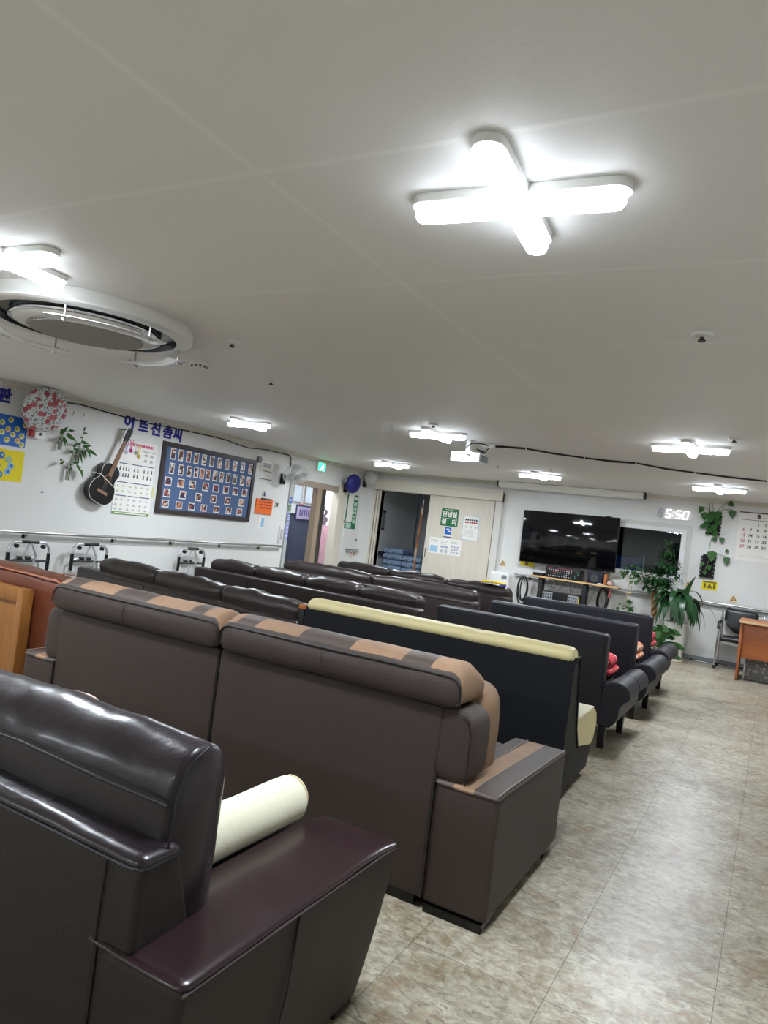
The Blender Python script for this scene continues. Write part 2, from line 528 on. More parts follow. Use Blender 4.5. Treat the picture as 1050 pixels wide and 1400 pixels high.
class Flat(MB):
    """things fixed to a wall: (a, b) are metres along the wall and height, d metres off it"""
    def __init__(self, wall='L', base=0.0, rot=0.0, piv=(0, 0)):
        super().__init__(); self.wall = wall; self.base = base; self.rot = rot; self.piv = piv
    def P(self, a, b, d):
        if self.rot:
            a, b = a - self.piv[0], b - self.piv[1]
            c, s = math.cos(self.rot), math.sin(self.rot)
            a, b = a * c - b * s + self.piv[0], a * s + b * c + self.piv[1]
        d += self.base
        return Vector((XL + d, a, b)) if self.wall == 'L' else Vector((a, YB - d, b))
    def rect(self, a0, a1, b0, b1, d0, d1, mi=0):
        self.mi = mi
        return self.prism([(a0, b0), (a1, b0), (a1, b1), (a0, b1)], self.P, d0, d1)
    def poly(self, pts, d0, d1, mi=0):
        self.mi = mi
        return self.prism(pts, self.P, d0, d1)
    def disc(self, a, b, ra, rb, d0, d1, mi=0, n=16):
        return self.poly([(a + ra * math.cos(2 * math.pi * i / n), b + rb * math.sin(2 * math.pi * i / n)) for i in range(n)], d0, d1, mi)
    def text(self, body, a, b, size, d, mi=0, bold=0.0, sx=1.0, depth=0.001):
        self.mi = mi
        me = text_mesh(body, size, bold, depth)
        o = self.P(a, b, d); ea = (self.P(a + 1, b, d) - o) * sx; eb = self.P(a, b + 1, d) - o
        ed = self.P(a, b, d + 1) - o
        xf = Matrix((ea, eb, ed)).transposed().to_4x4(); xf.translation = o
        self.mesh(me, xf); bpy.data.meshes.remove(me)
        return self
    def wtube(self, pts, r, n=8):
        return self.tube([self.P(*p) for p in pts], r, n)

def arc(c, r, a0, a1, n, fn):
    return [fn(c[0] + r * math.cos(a0 + (a1 - a0) * i / n), c[1] + r * math.sin(a0 + (a1 - a0) * i / n)) for i in range(n + 1)]

# ================================================================== the setting
O0 = (0, 0, 0)
struct(MB().box(XL - 0.1, XR + 0.1, YF - 0.1, YB + 2.6, -0.1, 0).build('floor', M_floor, origin=O0))
struct(MB().box(XL - 0.1, XR + 0.1, YF - 0.1, YB + 0.12, ZC, ZC + 0.1).build('ceiling', M_ceil, origin=O0))
DY0, DY1, DZ = 9.47, 10.90, 2.03                       # doorway in the left wall
w = MB()
w.box(XL - 0.12, XL, YF - 0.1, DY0, 0, ZC); w.box(XL - 0.12, XL, DY0, DY1, DZ, ZC); w.box(XL - 0.12, XL, DY1, YB + 0.12, 0, ZC)
struct(w.build('wall_left', M_wall, origin=O0))
SX0, SX1, SZ = -6.66, -5.30, 2.09                      # opening behind the sliding door
WX0, WX1, WZ0, WZ1 = -2.45, -1.30, 1.20, 1.89          # window
w = MB()
w.box(XL, SX0, YB, YB + 0.12, 0, ZC); w.box(SX0, SX1, YB, YB + 0.12, SZ, ZC); w.box(SX1, WX0, YB, YB + 0.12, 0, ZC)
w.box(WX0, WX1, YB, YB + 0.12, 0, WZ0); w.box(WX0, WX1, YB, YB + 0.12, WZ1, ZC); w.box(WX1, XR, YB, YB + 0.12, 0, ZC)
struct(w.build('wall_back', M_wall, origin=O0))
struct(MB().box(XR, XR + 0.1, YF, YB, 0, ZC).build('wall_right', M_wall, origin=O0))
struct(MB().box(XL, XR, YF - 0.1, YF, 0, ZC).build('wall_front', M_wall, origin=O0))
# crown mouldings, skirtings
def moulding(name, a0, a1, wall):
    f = Flat(wall)
    prof = [(0, 0), (0.045, 0), (0.045, -0.012), (0.03, -0.02), (0.018, -0.045), (0.012, -0.06), (0, -0.06)]
    f.prism(prof, (lambda d, b, a: f.P(a, ZC + b, d)), a0, a1)
    struct(f.build(name, mat('moulding_paint', 'cfcabf', 0.5)))
moulding('trim_1', YF, YB, 'L'); moulding('trim_2', XL, XR, 'B')
struct(Flat('L').rect(YF, DY0 - 0.1, 0, 0.08, 0, 0.012).build('baseboard_left', M_dgrey))
struct(Flat('B').rect(-4.2, XR, 0, 0.07, 0, 0.015).build('baseboard_back', mat('rubber_skirting', '8d8f90', 0.6)))

# ---- side room seen through the doorway of the left wall
IX = -8.3
M_room = mat('side_room_paint', 'e6e8ea', 0.6)
w = MB(); w.box(IX - 0.1, IX, 9.0, 14.2, 0, 2.5); w.box(IX, XL - 0.12, 9.0, 9.1, 0, 2.5); w.box(IX, XL - 0.12, 14.1, 14.2, 0, 2.5)
w.box(XL - 0.12, XL - 0.02, YB + 0.12, 14.2, 0, 2.5)
struct(w.build('wall_side_room', M_room, origin=O0))
struct(MB().box(IX, XL - 0.02, 9.0, 14.2, 2.42, 2.52).build('ceiling_side_room', M_room, origin=O0))
struct(MB().box(IX, XL - 0.1, 9.0, 14.2, -0.1, 0).build('floor_side_room', M_dgrey, origin=O0))
f = MB(); f.box(IX + 0.002, IX + 0.014, 12.22, 13.3, 0, 1.28)
for i in range(9): f.box(IX + 0.014, IX + 0.016, 12.22, 13.3, 0.14 * i, 0.14 * i + 0.004)
struct(f.build('trim_pink_tiles', [mat('pink_wall_tile', 'e3b3bc', 0.25)]))
for i, (lx, ly) in enumerate(((-7.7, 10.4), (-7.7, 12.6))):
    t = thing('ceiling_panel_light', 'bright square ceiling panel light in the side room beyond the left doorway' if i == 0 else 'second panel light deeper in the side room, over the pink tiles', 'light', (lx, ly, 2.40), group='side room panel lights')
    MB().box(lx - 0.3, lx + 0.3, ly - 0.3, ly + 0.3, 2.405, 2.42).build('frame', M_white, t)
    MB().box(lx - 0.28, lx + 0.28, ly - 0.28, ly + 0.28, 2.397, 2.404).build('diffuser', mat('panel_diffuser', 'f8fbff', 0.4, emit=9.0), t)
# jambs and header of that doorway
for i, (a0, a1, b1) in enumerate(((DY0 - 0.06, DY0 + 0.02, 2.10), (DY1 - 0.02, DY1 + 0.22, 2.10))):
    struct(Flat('L').rect(a0, a1, 0, b1, -0.12, 0.025).build('trim_%d' % (3 + i), M_cream if i else mat('grey_jamb', 'b4b6b4', 0.5)))
struct(Flat('L').rect(DY0, DY1, 1.93, 2.03, -0.11, 0.02).build('trim_5', mat('taupe_header', 'a49484', 0.45)))
struct(Flat('L').rect(10.22, 10.35, 0, 1.94, -0.10, 0.015).build('trim_6', mat('taupe_post', '9d8a76', 0.45)))
struct(Flat('L').rect(10.35, 10.48, 0, 1.94, -0.10, 0.012).build('trim_7', M_steel))
t = thing('office_partition', 'blue-grey office partition with aluminium edge behind the left doorway', 'partition', (-7.95, 11.0, 0))
MB().rbox(-7.97, -7.92, 10.25, 11.62, 0.04, 1.42, r=0.008).build('panel', mat('slate_fabric', '474f63', 0.85, bump=(300, 0.2)), t)
MB().box(-7.975, -7.915, 10.25, 11.62, 1.42, 1.45).build('rail', M_dgrey, t)
MB().box(-7.98, -7.91, 10.27, 10.33, 0, 0.04).box(-7.98, -7.91, 11.52, 11.58, 0, 0.04).build('foot', M_dgrey, t)
for i, a in enumerate((11.33, 11.72, 12.09)):
    t = thing('picture_frame', ('leftmost', 'middle', 'rightmost')[i] + ' of three pale certificates framed above the blue-grey partition', 'picture', (IX, a, 1.66), group='framed certificates')
    MB().box(IX, IX + 0.02, a - 0.15, a + 0.15, 1.66, 2.06).build('frame', mat('frame_taupe', '9c9488', 0.5), t)
    MB().box(IX + 0.02, IX + 0.023, a - 0.125, a + 0.125, 1.685, 2.035).build('certificate', mat('pale_blue_paper', 'cfdeea', 0.5), t)
tag(MB().rbox(-8.3, -8.26, 11.43, 11.56, 1.52, 1.65, r=0.03).build('wall_clock', M_red), 'small round red clock on the wall under the framed certificates', 'clock')
t = thing('notice_board', 'purple printed notice clipped on top edge of the blue-grey partition', 'sign', (-7.91, 11.1, 1.36))
MB().box(-7.912, -7.90, 10.82, 11.40, 1.33, 1.62).build('board', M_navyink, t)
f = MB().box(-7.90, -7.897, 10.85, 11.37, 1.36, 1.59)
f.mi = 1
for i in range(6): f.box(-7.897, -7.895, 10.93 + i * 0.07, 10.97 + i * 0.07, 1.42, 1.54)
f.build('print', [mat('lilac_print', 'b3a8c8', 0.6), mat('violet_ink', '5b4a8c', 0.6)], t)
f = Flat('L', base=IX - XL)
for (a, b, r_) in ((12.33, 1.62, 0.05), (12.42, 1.55, 0.06), (12.36, 1.44, 0.07), (12.46, 1.40, 0.05), (12.40, 1.32, 0.06)):
    f.disc(a, b, r_, r_, 0.0, 0.006, 0, 9)
tag(f.build('wall_sticker', mat('floral_sticker', '6c5c68', 0.6)), 'grey flower decal on the white wall above the pink tiles', 'sticker')

# ---- dark store room behind the sliding door
M_store = mat('store_room_paint', 'cfd1d4', 0.7)
w = MB(); w.box(XL - 0.02, -3.6, YB + 2.5, YB + 2.6, 0, 2.5); w.box(-3.6, -3.5, YB + 0.12, YB + 2.6, 0, 2.5)
struct(w.build('wall_store_room', M_store, origin=O0))
struct(MB().box(XL - 0.02, -3.5, YB + 0.12, YB + 2.6, 2.45, 2.55).build('ceiling_store_room', M_store, origin=O0))
tag(MB().box(XL - 0.0, XL + 0.05, 12.2, 13.6, 0.82, 0.90).build('wall_bumper_rail', M_dgrey), 'dark bumper rail along the dim store room wall', 'rail')
f = Flat('L', base=0); f.rect(12.35, 12.75, 1.34, 1.74, 0.0, 0.006, 0); f.rect(12.35, 12.75, 1.69, 1.74, 0.006, 0.008, 1); f.rect(12.35, 12.75, 1.34, 1.37, 0.006, 0.008, 1)
for i in range(4): f.rect(12.42, 12.68, 1.42 + i * 0.06, 1.43 + i * 0.06, 0.006, 0.008, 2)
tag(f.build('wall_notice', [mat('dim_paper', '8a8c92', 0.7), M_ink, M_dgrey]), 'grey notice sheet pinned on the dim store room wall', 'notice')
M_blanket = spotted_material('blue_print_quilt', '8fa6c4', ['3a558c', '6a88b4', 'c8d2e0', '2f4a84'], 22, 0.33, 0.9)
for i in range(6):
    o = MB().rbox(-6.92, -6.46, 12.55, 13.05, 0.318 + i * 0.115, 0.424 + i * 0.115, r=0.05, k=3, step=0.1, wr=0.004).build('folded_quilt', M_blanket)
    tag(o, ['lowest folded blue quilt of the left stack in the store room', 'second quilt from the bottom of the left stack in the store room', 'third quilt from the bottom of the left stack in the store room', 'fourth quilt from the bottom of the left stack in the store room', 'fifth quilt from the bottom of the left stack in the store room', 'topmost folded blue quilt of the left stack in the store room'][i], 'quilt', 'folded quilts in the store room')
for i in range(5):
    o = MB().rbox(-6.44, -6.0, 12.5, 13.0, 0.318 + i * 0.115, 0.424 + i * 0.115, r=0.05, k=3, step=0.1, wr=0.004).build('folded_quilt', M_blanket)
    tag(o, ['lowest folded quilt of the right stack behind the brown pole', 'second quilt from the bottom of the right stack behind the brown pole', 'third quilt from the bottom of the right stack behind the brown pole', 'fourth quilt from the bottom of the right stack behind the brown pole', 'topmost folded quilt of the right stack behind the brown pole'][i], 'quilt', 'folded quilts in the store room')
t = thing('low_shelf', 'low dark blue shelf holding the folded quilts in the store room', 'shelf', (-6.47, 12.8, 0))
MB().rbox(-6.98, -5.95, 12.42, 13.12, 0.26, 0.30, r=0.006).build('board', mat('dark_blue_board', '232c5c', 0.6), t)
for x in (-6.94, -5.99):
    for y in (12.46, 13.08): MB().box(x - 0.03, x + 0.03, y - 0.03, y + 0.03, 0, 0.26).build('leg', M_dgrey, t)
t = thing('mop', 'brown wooden pole standing upright just inside the sliding door', 'pole', (-5.72, 12.0, 0))
MB().tube([(-5.94, 12.05, 0.06), (-5.92, 12.05, 1.2), (-5.90, 12.05, 1.72)], 0.020).build('handle', M_stick, t)
MB().tube([(-5.90, 12.05, 1.72), (-5.895, 12.05, 1.85)], 0.026).build('grip', mat('pale_grip', 'b9ab96', 0.5), t)
MB().tube([(-5.927, 12.05, 0.85), (-5.923, 12.05, 1.08)], 0.024).build('grip', MATS['pale_grip'], t)
MB().tube([(-5.895, 12.05, 1.85), (-5.89, 12.05, 2.0)], 0.008).build('hook', M_steel, t)
MB().rbox(-6.08, -5.80, 11.98, 12.12, 0.0, 0.06, r=0.02).build('mop_head', M_dgrey, t)

# ---- sliding door on the back wall
t = thing('door_1', None, None, (-4.98, YB, 0)); tag(t, kind='structure')
MB().rbox(-5.61, -4.36, YB - 0.065, YB - 0.022, 0.012, 2.165, r=0.004, k=1).build('door_leaf', wood_material('beige_door_laminate', 'cfc7b8', 'd8d1c3', 0.5, 3), t)
MB().box(-5.585, -5.57, YB - 0.068, YB - 0.064, 0.95, 1.12).build('door_pull', M_ink, t)
f = Flat('B'); f.rect(-5.56, -5.52, 2.055, 2.07, 0.065, 0.068); f.build('door_stop', M_grey, t)
f = Flat('B'); f.rect(-6.80, -4.22, 2.24, 2.285, 0.0, 0.11); f.rect(-6.80, -4.22, 2.10, 2.24, 0.0, 0.085); struct(f.build('trim_8', M_trim))
f = Flat('B'); f.rect(-6.80, -4.22, 2.085, 2.10, 0.0, 0.092); struct(f.build('trim_9', mat('taupe_lip', 'a79c8e', 0.5)))
f = Flat('B'); f.rect(-6.80, -6.66, 0, 2.10, -0.13, 0.03); struct(f.build('trim_10', M_trim))
f = Flat('B'); f.rect(-6.76, -6.74, 0, 2.10, 0.03, 0.036); f.rect(-6.70, -6.685, 0, 2.10, 0.03, 0.036); struct(f.build('trim_11', mat('taupe_jamb_line', '8f8272', 0.5)))
f = Flat('B'); f.rect(-4.34, -4.22, 0, 2.24, 0.0, 0.08); struct(f.build('trim_12', mat('pale_post', 'd4d2cc', 0.5)))
f = Flat('B'); f.rect(-4.36, -4.34, 0, 2.12, 0.0, 0.02); struct(f.build('trim_13', M_ink))

# ---- window on the back wall, a dim room behind it
t = thing('window_1', None, None, (-1.88, YB, WZ0)); tag(t, kind='structure')
f = Flat('B')
for (a0, a1, b0, b1) in ((WX0, WX1 + 0.055, WZ1 - 0.01, WZ1 + 0.05), (WX0, WX1 + 0.055, WZ0 - 0.055, WZ0 + 0.012), (WX1 - 0.015, WX1 + 0.055, WZ0 + 0.012, WZ1 - 0.01)):
    f.rect(a0, a1, b0, b1, -0.10, 0.028)
f.build('window_frame', mat('white_window_frame', 'dfe1e0', 0.35), t)
Flat('B').rect(WX0, WX1, WZ0, WZ1, -0.065, -0.06).build('pane', M_winglass, t)
f = Flat('B')
for (a0, a1, b0, b1) in ((WX0, WX1 + 0.13, WZ1 + 0.05, WZ1 + 0.12), (WX0, WX1 + 0.13, WZ0 - 0.11, WZ0 - 0.055), (WX1 + 0.055, WX1 + 0.13, WZ0 - 0.055, WZ1 + 0.05)):
    f.rect(a0, a1, b0, b1, 0, 0.008)
f.build('window_casing', mat('window_casing_paint', 'cdcdc8', 0.5), t)
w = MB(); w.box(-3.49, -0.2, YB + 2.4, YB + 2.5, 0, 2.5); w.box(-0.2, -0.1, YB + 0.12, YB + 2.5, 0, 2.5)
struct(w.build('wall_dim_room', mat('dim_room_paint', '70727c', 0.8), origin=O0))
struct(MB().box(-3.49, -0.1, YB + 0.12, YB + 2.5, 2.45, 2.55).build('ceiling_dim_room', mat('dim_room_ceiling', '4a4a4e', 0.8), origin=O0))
t = thing('room_divider', 'dark blue two-panel divider seen through the window', 'partition', (-2.6, YB + 1.3, 0))
for x0 in (-3.15, -2.58):
    MB().rbox(x0, x0 + 0.55, YB + 1.28, YB + 1.32, 0.04, 1.42, r=0.008).build('panel', mat('dark_blue_fabric', '5068b8', 0.8), t)
for x0 in (-3.17, -2.6, -2.03): MB().box(x0, x0 + 0.025, YB + 1.27, YB + 1.33, 0, 1.44).build('post', M_alu, t)

# ================================================================== lamps
def cross_lamp(x, y, label, rz=0.0):
    t = thing('ceiling_light', label, 'light', (x, y, ZC), rz, 'cross-shaped ceiling lights')
    def bar(m_, L_, W_, z0, z1, horiz, W2=None):
        rings = []
        levels = [(z0, W_), (z1, W_)] if W2 is None else [(z0, W2), (z0 + 0.006, W2 + (W_ - W2) * 0.55), (z0 + 0.016, W2 + (W_ - W2) * 0.85), (z1, W_)]
        for z, Wz in levels:
            ring = []
            for s in (1, -1):
                for i in range(9):
                    a = -math.pi / 2 + math.pi * i / 8
                    px, py = s * (L_ - W_ + Wz * math.cos(a)), s * Wz * math.sin(a)
                    ring.append(m_._v(((px if horiz else -py) + x, (py if horiz else px) + y, z)))
            rings.append(ring)
        m_._f(rings[0]); m_._f(rings[-1])
        for a, b in zip(rings, rings[1:]):
            for j in range(len(a)): m_._f([a[j], a[(j + 1) % len(a)], b[(j + 1) % len(a)], b[j]])
    return t, bar
LAMPS = [(-0.75, 1.89, 'cross-shaped light nearest the camera, alone on the right of the ceiling'),
         (-3.10, 1.86, 'cross-shaped light cut off by the left edge, above the round air conditioner'),
         (-5.48, 6.38, 'cross-shaped light above the framed photo board on the left wall'),
         (-3.10, 6.46, 'cross-shaped light next to the projector'),
         (-0.74, 6.50, 'cross-shaped light on the right, in front of the ceiling cable'),
         (-5.48, 9.90, 'cross-shaped light in front of the dark sliding-door opening'),
         (-3.06, 9.88, 'cross-shaped light just in front of the projection screen case'),
         (-0.73, 9.84, 'cross-shaped light above the trailing wall plants'),
         (-3.10, -2.5, 'unseen cross-shaped light added behind the viewer, over the middle of the room'),  # this lamp and the next two are unseen, added to brighten the near room
         (-0.75, -2.5, 'unseen cross-shaped light added behind the viewer, over the aisle'),
         (-5.48, -2.5, 'unseen cross-shaped light added behind the viewer, near the left wall'),
         (-5.48, 1.86, 'unseen cross-shaped light added beyond the left edge, on the far side of the air conditioner')]  # also unseen, added so the left side is lit evenly
for (x, y, lab) in LAMPS:
    t, bar = cross_lamp(x, y, lab, 0)
    rz_ = R(4) if y < 3 else 0
    b_ = MB(); bar(b_, 0.318, 0.045, ZC - 0.027, ZC - 0.001, True); bar(b_, 0.318, 0.045, ZC - 0.0265, ZC - 0.0015, False); b_.build('base_plate', M_white, t)
    d_ = MB(); bar(d_, 0.308, 0.037, ZC - 0.064, ZC - 0.027, True, 0.029); bar(d_, 0.308, 0.037, ZC - 0.0635, ZC - 0.0275, False, 0.029)
    # small fillet block where the bars cross
    d_.prism([(-0.055, -0.030), (-0.030, -0.055), (0.030, -0.055), (0.055, -0.030), (0.055, 0.030), (0.030, 0.055), (-0.030, 0.055), (-0.055, 0.030)], lambda a, b, d: (a + x, b + y, d), ZC - 0.061, ZC - 0.027)
    ob = d_.build('diffuser', [M_led, M_ledside], t)
    for p_ in ob.data.polygons:          # the side walls of the cover pass less of the light of the downward-facing LEDs
        if p_.normal.z > -0.80: p_.material_index = 1
    MB().box(x + 0.08, x + 0.16, y + 0.046, y + 0.054, ZC - 0.026, ZC - 0.012).build('clip', M_grey, t)
    t.rotation_euler.z = rz_

# ================================================================== sofas (each authored in its own coordinates: x to the right, y forward, origin at rear right)
def place(o, x, y, z=0, rz=0):
    o.location = (x, y, z); o.rotation_euler.z = rz
    return o

# ---- foreground burgundy leather sofa
t = thing('leather_sofa', 'glossy black-burgundy leather sofa in the foreground, cut off by the left edge', 'sofa')
def taper(p):
    k = max(0, (0.48 - p.z) / 0.48)
    return (p.x - (0.055 * k ** 1.3 if p.x > -0.14 else 0), p.y - (0.07 * k ** 1.5 if p.y > 0.5 else 0), p.z)
MB().rbox(-0.28, 0, 0, 0.915, 0.03, 0.492, r=0.02, k=3, step=0.06, fn=taper, wr=0.003).build('armrest', M_dkvinyl, t)
def armtop(p):
    return (p.x, p.y + (-0.05 * (p.x / -0.28 - 0.25) ** 2 if p.y > 0.8 else 0), p.z - 0.018 * max(0, (p.y - 0.7) / 0.22) ** 2)
MB().rbox(-0.283, 0.006, -0.006, 0.925, 0.484, 0.508, r=(0.03, 0.03, 0.012), k=3, step=0.05, puff=(0, 0, 0.006), wr=0.003, fn=armtop).build('armrest_top', M_burgtop, t)['label'] = 'burgundy armrest top'
MB().tube([(0.004, 0.0, 0.487), (0.005, 0.45, 0.487), (0.004, 0.80, 0.484), (0.001, 0.90, 0.475)], 0.0035, 6).build('seam', M_thread2, t)
MB().tube([(0.002, 0.40, 0.48), (-0.006, 0.395, 0.3), (-0.024, 0.39, 0.15), (-0.05, 0.385, 0.06)], 0.003, 6).build('seam', M_pipe, t)
MB().rbox(-2.30, -2.02, 0, 0.915, 0.05, 0.492, r=0.02, step=0.1).rbox(-2.303, -2.014, -0.006, 0.925, 0.484, 0.508, r=(0.03, 0.03, 0.012)).build('armrest', M_dkvinyl, t)
def slant(p):
    return (p.x, p.y - (0.062 * max(0, (p.z - 0.49) / 0.2) if p.y > 0.09 else 0), p.z)
b_ = MB().rbox(-2.09, -0.212, 0.0, 0.175, 0.05, 0.685, r=(0.02, 0.02, 0.02), step=0.08, wr=0.002, fn=slant)
b_.rbox(-0.26, -0.148, 0.0, 0.178, 0.497, 0.685, r=(0.018, 0.018, 0.018), step=0.08, wr=0.002, fn=slant)
b_.rbox(-2.14, -2.04, 0.0, 0.175, 0.497, 0.685, r=0.02, fn=slant)
b_.build('back_frame', M_dkvinyl, t)
MB().rbox(-2.145, -0.146, -0.006, 0.124, 0.668, 0.706, r=(0.03, 0.03, 0.02), k=4, step=0.05, puff=(0, 0, 0.008), wr=0.004).build('back_frame_top', M_burg, t)
MB().tube([(-2.14, -0.007, 0.681), (-1.2, -0.008, 0.682), (-0.18, -0.007, 0.681), (-0.152, 0.0, 0.681), (-0.144, 0.03, 0.681), (-0.144, 0.11, 0.681)], 0.004, 6).build('piping', M_pipe, t)
MB().tube([(-0.245, -0.003, 0.68), (-0.247, -0.003, 0.6), (-0.25, -0.003, 0.50)], 0.002, 5).build('seam', M_pipe, t); MB().tube([(-0.5, -0.004, 0.690), (-0.5, 0.02, 0.708), (-0.5, 0.06, 0.715)], 0.002, 5).build('seam', M_pipe, t)
def lump(p):
    # leather of the cushion top sags in soft waves
    k = max(0, (p.z - 0.72) / 0.18)
    return (p.x, p.y + 0.015 * k, p.z + k * 0.005 * (0.5 * noise.noise(Vector((p.x * 4.0, p.y * 3, 0.3))) + 0.8 * noise.noise(Vector((p.x * 11, p.y * 7, 1.7)))))
for x0, x1 in ((-1.14, -0.158), (-2.14, -1.15)):
    c_ = MB().rbox(x0, x1, 0.085, 0.270, 0.36, 0.892, r=(0.035, 0.088, 0.105), k=6, step=0.026, puff=(0.010, 0.016, 0.012), wr=0.004, wscale=10, fn=lump).build('back_cushion', M_burg, t)
    s_ = MB().tube([(x0 + 0.02, 0.068, 0.79), (x0 + 0.25, 0.056, 0.800), ((x0 + x1) / 2, 0.055, 0.806), (x1 - 0.2, 0.058, 0.796), (x1 - 0.01, 0.076, 0.786)], 0.0035, 6)
    s_.tube([(x1 + 0.002, 0.088, 0.52), (x1 + 0.004, 0.080, 0.70), (x1 + 0.003, 0.088, 0.80), (x1 - 0.002, 0.125, 0.868), (x1 - 0.006, 0.18, 0.893)], 0.003, 6)
    s_.build('seam', M_pipe, c_)
for x0, x1 in ((-1.14, -0.288), (-2.01, -1.15)):
    MB().rbox(x0, x1, 0.20, 0.88, 0.26, 0.458, r=0.05, k=4, step=0.08, puff=(0, 0.01, 0.012), wr=0.003).build('seat_cushion', M_burg, t)
MB().rbox(-2.02, -0.28, 0.15, 0.84, 0.06, 0.26, r=0.02).build('seat_base', M_dkvinyl, t)
for x, y in ((-0.11, 0.80), (-2.2, 0.80), (-0.14, 0.1), (-2.2, 0.1)):
    MB().rbox(x - 0.05, x + 0.05, y - 0.05, y + 0.05, 0, 0.07, r=0.008).build('foot', M_black, t)
MB().tube([(-0.246, -0.001, 0.492), (-0.247, -0.002, 0.3), (-0.247, -0.001, 0.05)], 0.006, 6).build('seam', M_pipe, t)  # black strip standing in for the shaded gap between arm and back
place(t, -0.925, 1.092)
# (the roll on its seat follows)
tt = thing('rolled_mat', 'rolled cream cloth mat lying beside the burgundy armrest', 'mat', (-1.275, 1.65, 0.477))
MB().rbox(-1.347, -1.203, 1.38, 1.915, 0.477, 0.619, r=(0.0715, 0.016, 0.0705), k=7, step=0.05, wr=0.003).build('mat_roll', M_creamcloth, tt)
sp_ = []
for i in range(60):
    a_ = i / 26 * 2 * math.pi; rr = 0.066 - 0.0040 * a_
    sp_.append((-1.275 + rr * math.cos(1.9 - a_), 1.9165, 0.548 + rr * math.sin(1.9 - a_)))
MB().tube(sp_, 0.0045, 6).build('hem', mat('beige_hem', 'cdbf9c', 0.8), tt)
tag(MB().rbox(-2.05, -1.78, 1.48, 1.62, 0.480, 0.792, r=(0.09, 0.05, 0.09), k=4, step=0.05, puff=(0, 0.02, 0), wr=0.008).build('throw_pillow', mat('dusty_pink_cloth', 'd9b9ac', 0.85)), 'pale pink pillow whose corner peeks over the burgundy sofa back', 'pillow')

# ---- brown patchwork sofa
t = thing('leather_sofa', 'dark brown sofa with tan and taupe patchwork headrests, second from the camera', 'sofa')
W2 = 2.80
for (x0, x1, outer) in ((-0.262, 0.0, 1), (-W2, -W2 + 0.262, -1)):
    def slope(p): return (p.x, p.y, p.z - 0.035 * max(0, (p.y - 0.1) / 0.85) * (1 if p.z > 0.3 else 0))
    MB().rbox(x0, x1, 0, 0.97, 0.035, 0.495, r=0.022, k=3, step=0.08, wr=0.002, fn=slope).build('armrest', M_brown, t)
    def stripe(c, n, x0=x0, outer=outer):
        u = (c.x - x0) / 0.262
        if outer < 0: u = 1 - u
        return 1 if 0.27 < u < 0.62 else 0
    MB().rbox(x0 - 0.002, x1 + 0.002, -0.004, 0.975, 0.482, 0.506, r=(0.02, 0.02, 0.014), k=3, step=0.02, puff=(0, 0, 0.004), fn=slope, matfn=stripe).build('armrest_top', [M_brownpatch, M_tan], t)['label'] = 'taupe armrest top with a tan stripe'
    s_ = MB()
    for u in (0.27, 0.62, 0.985):
        x = x0 + 0.262 * (u if outer > 0 else 1 - u)
        s_.tube([(x, 0.005, 0.509), (x, 0.1, 0.510), (x, 0.5, 0.494), (x, 0.96, 0.474)], 0.0022, 5)
    s_.build('stitching', M_thread, t)
    MB().rbox(x0 + 0.012, x1 - 0.012, 0.0, 0.14, 0.0, 0.034, r=0.004).build('foot', M_blackgloss, t); MB().rbox(x0 + 0.012, x1 - 0.012, 0.8, 0.93, 0.0, 0.034, r=0.004).build('foot', M_blackgloss, t)
XS = -1.402
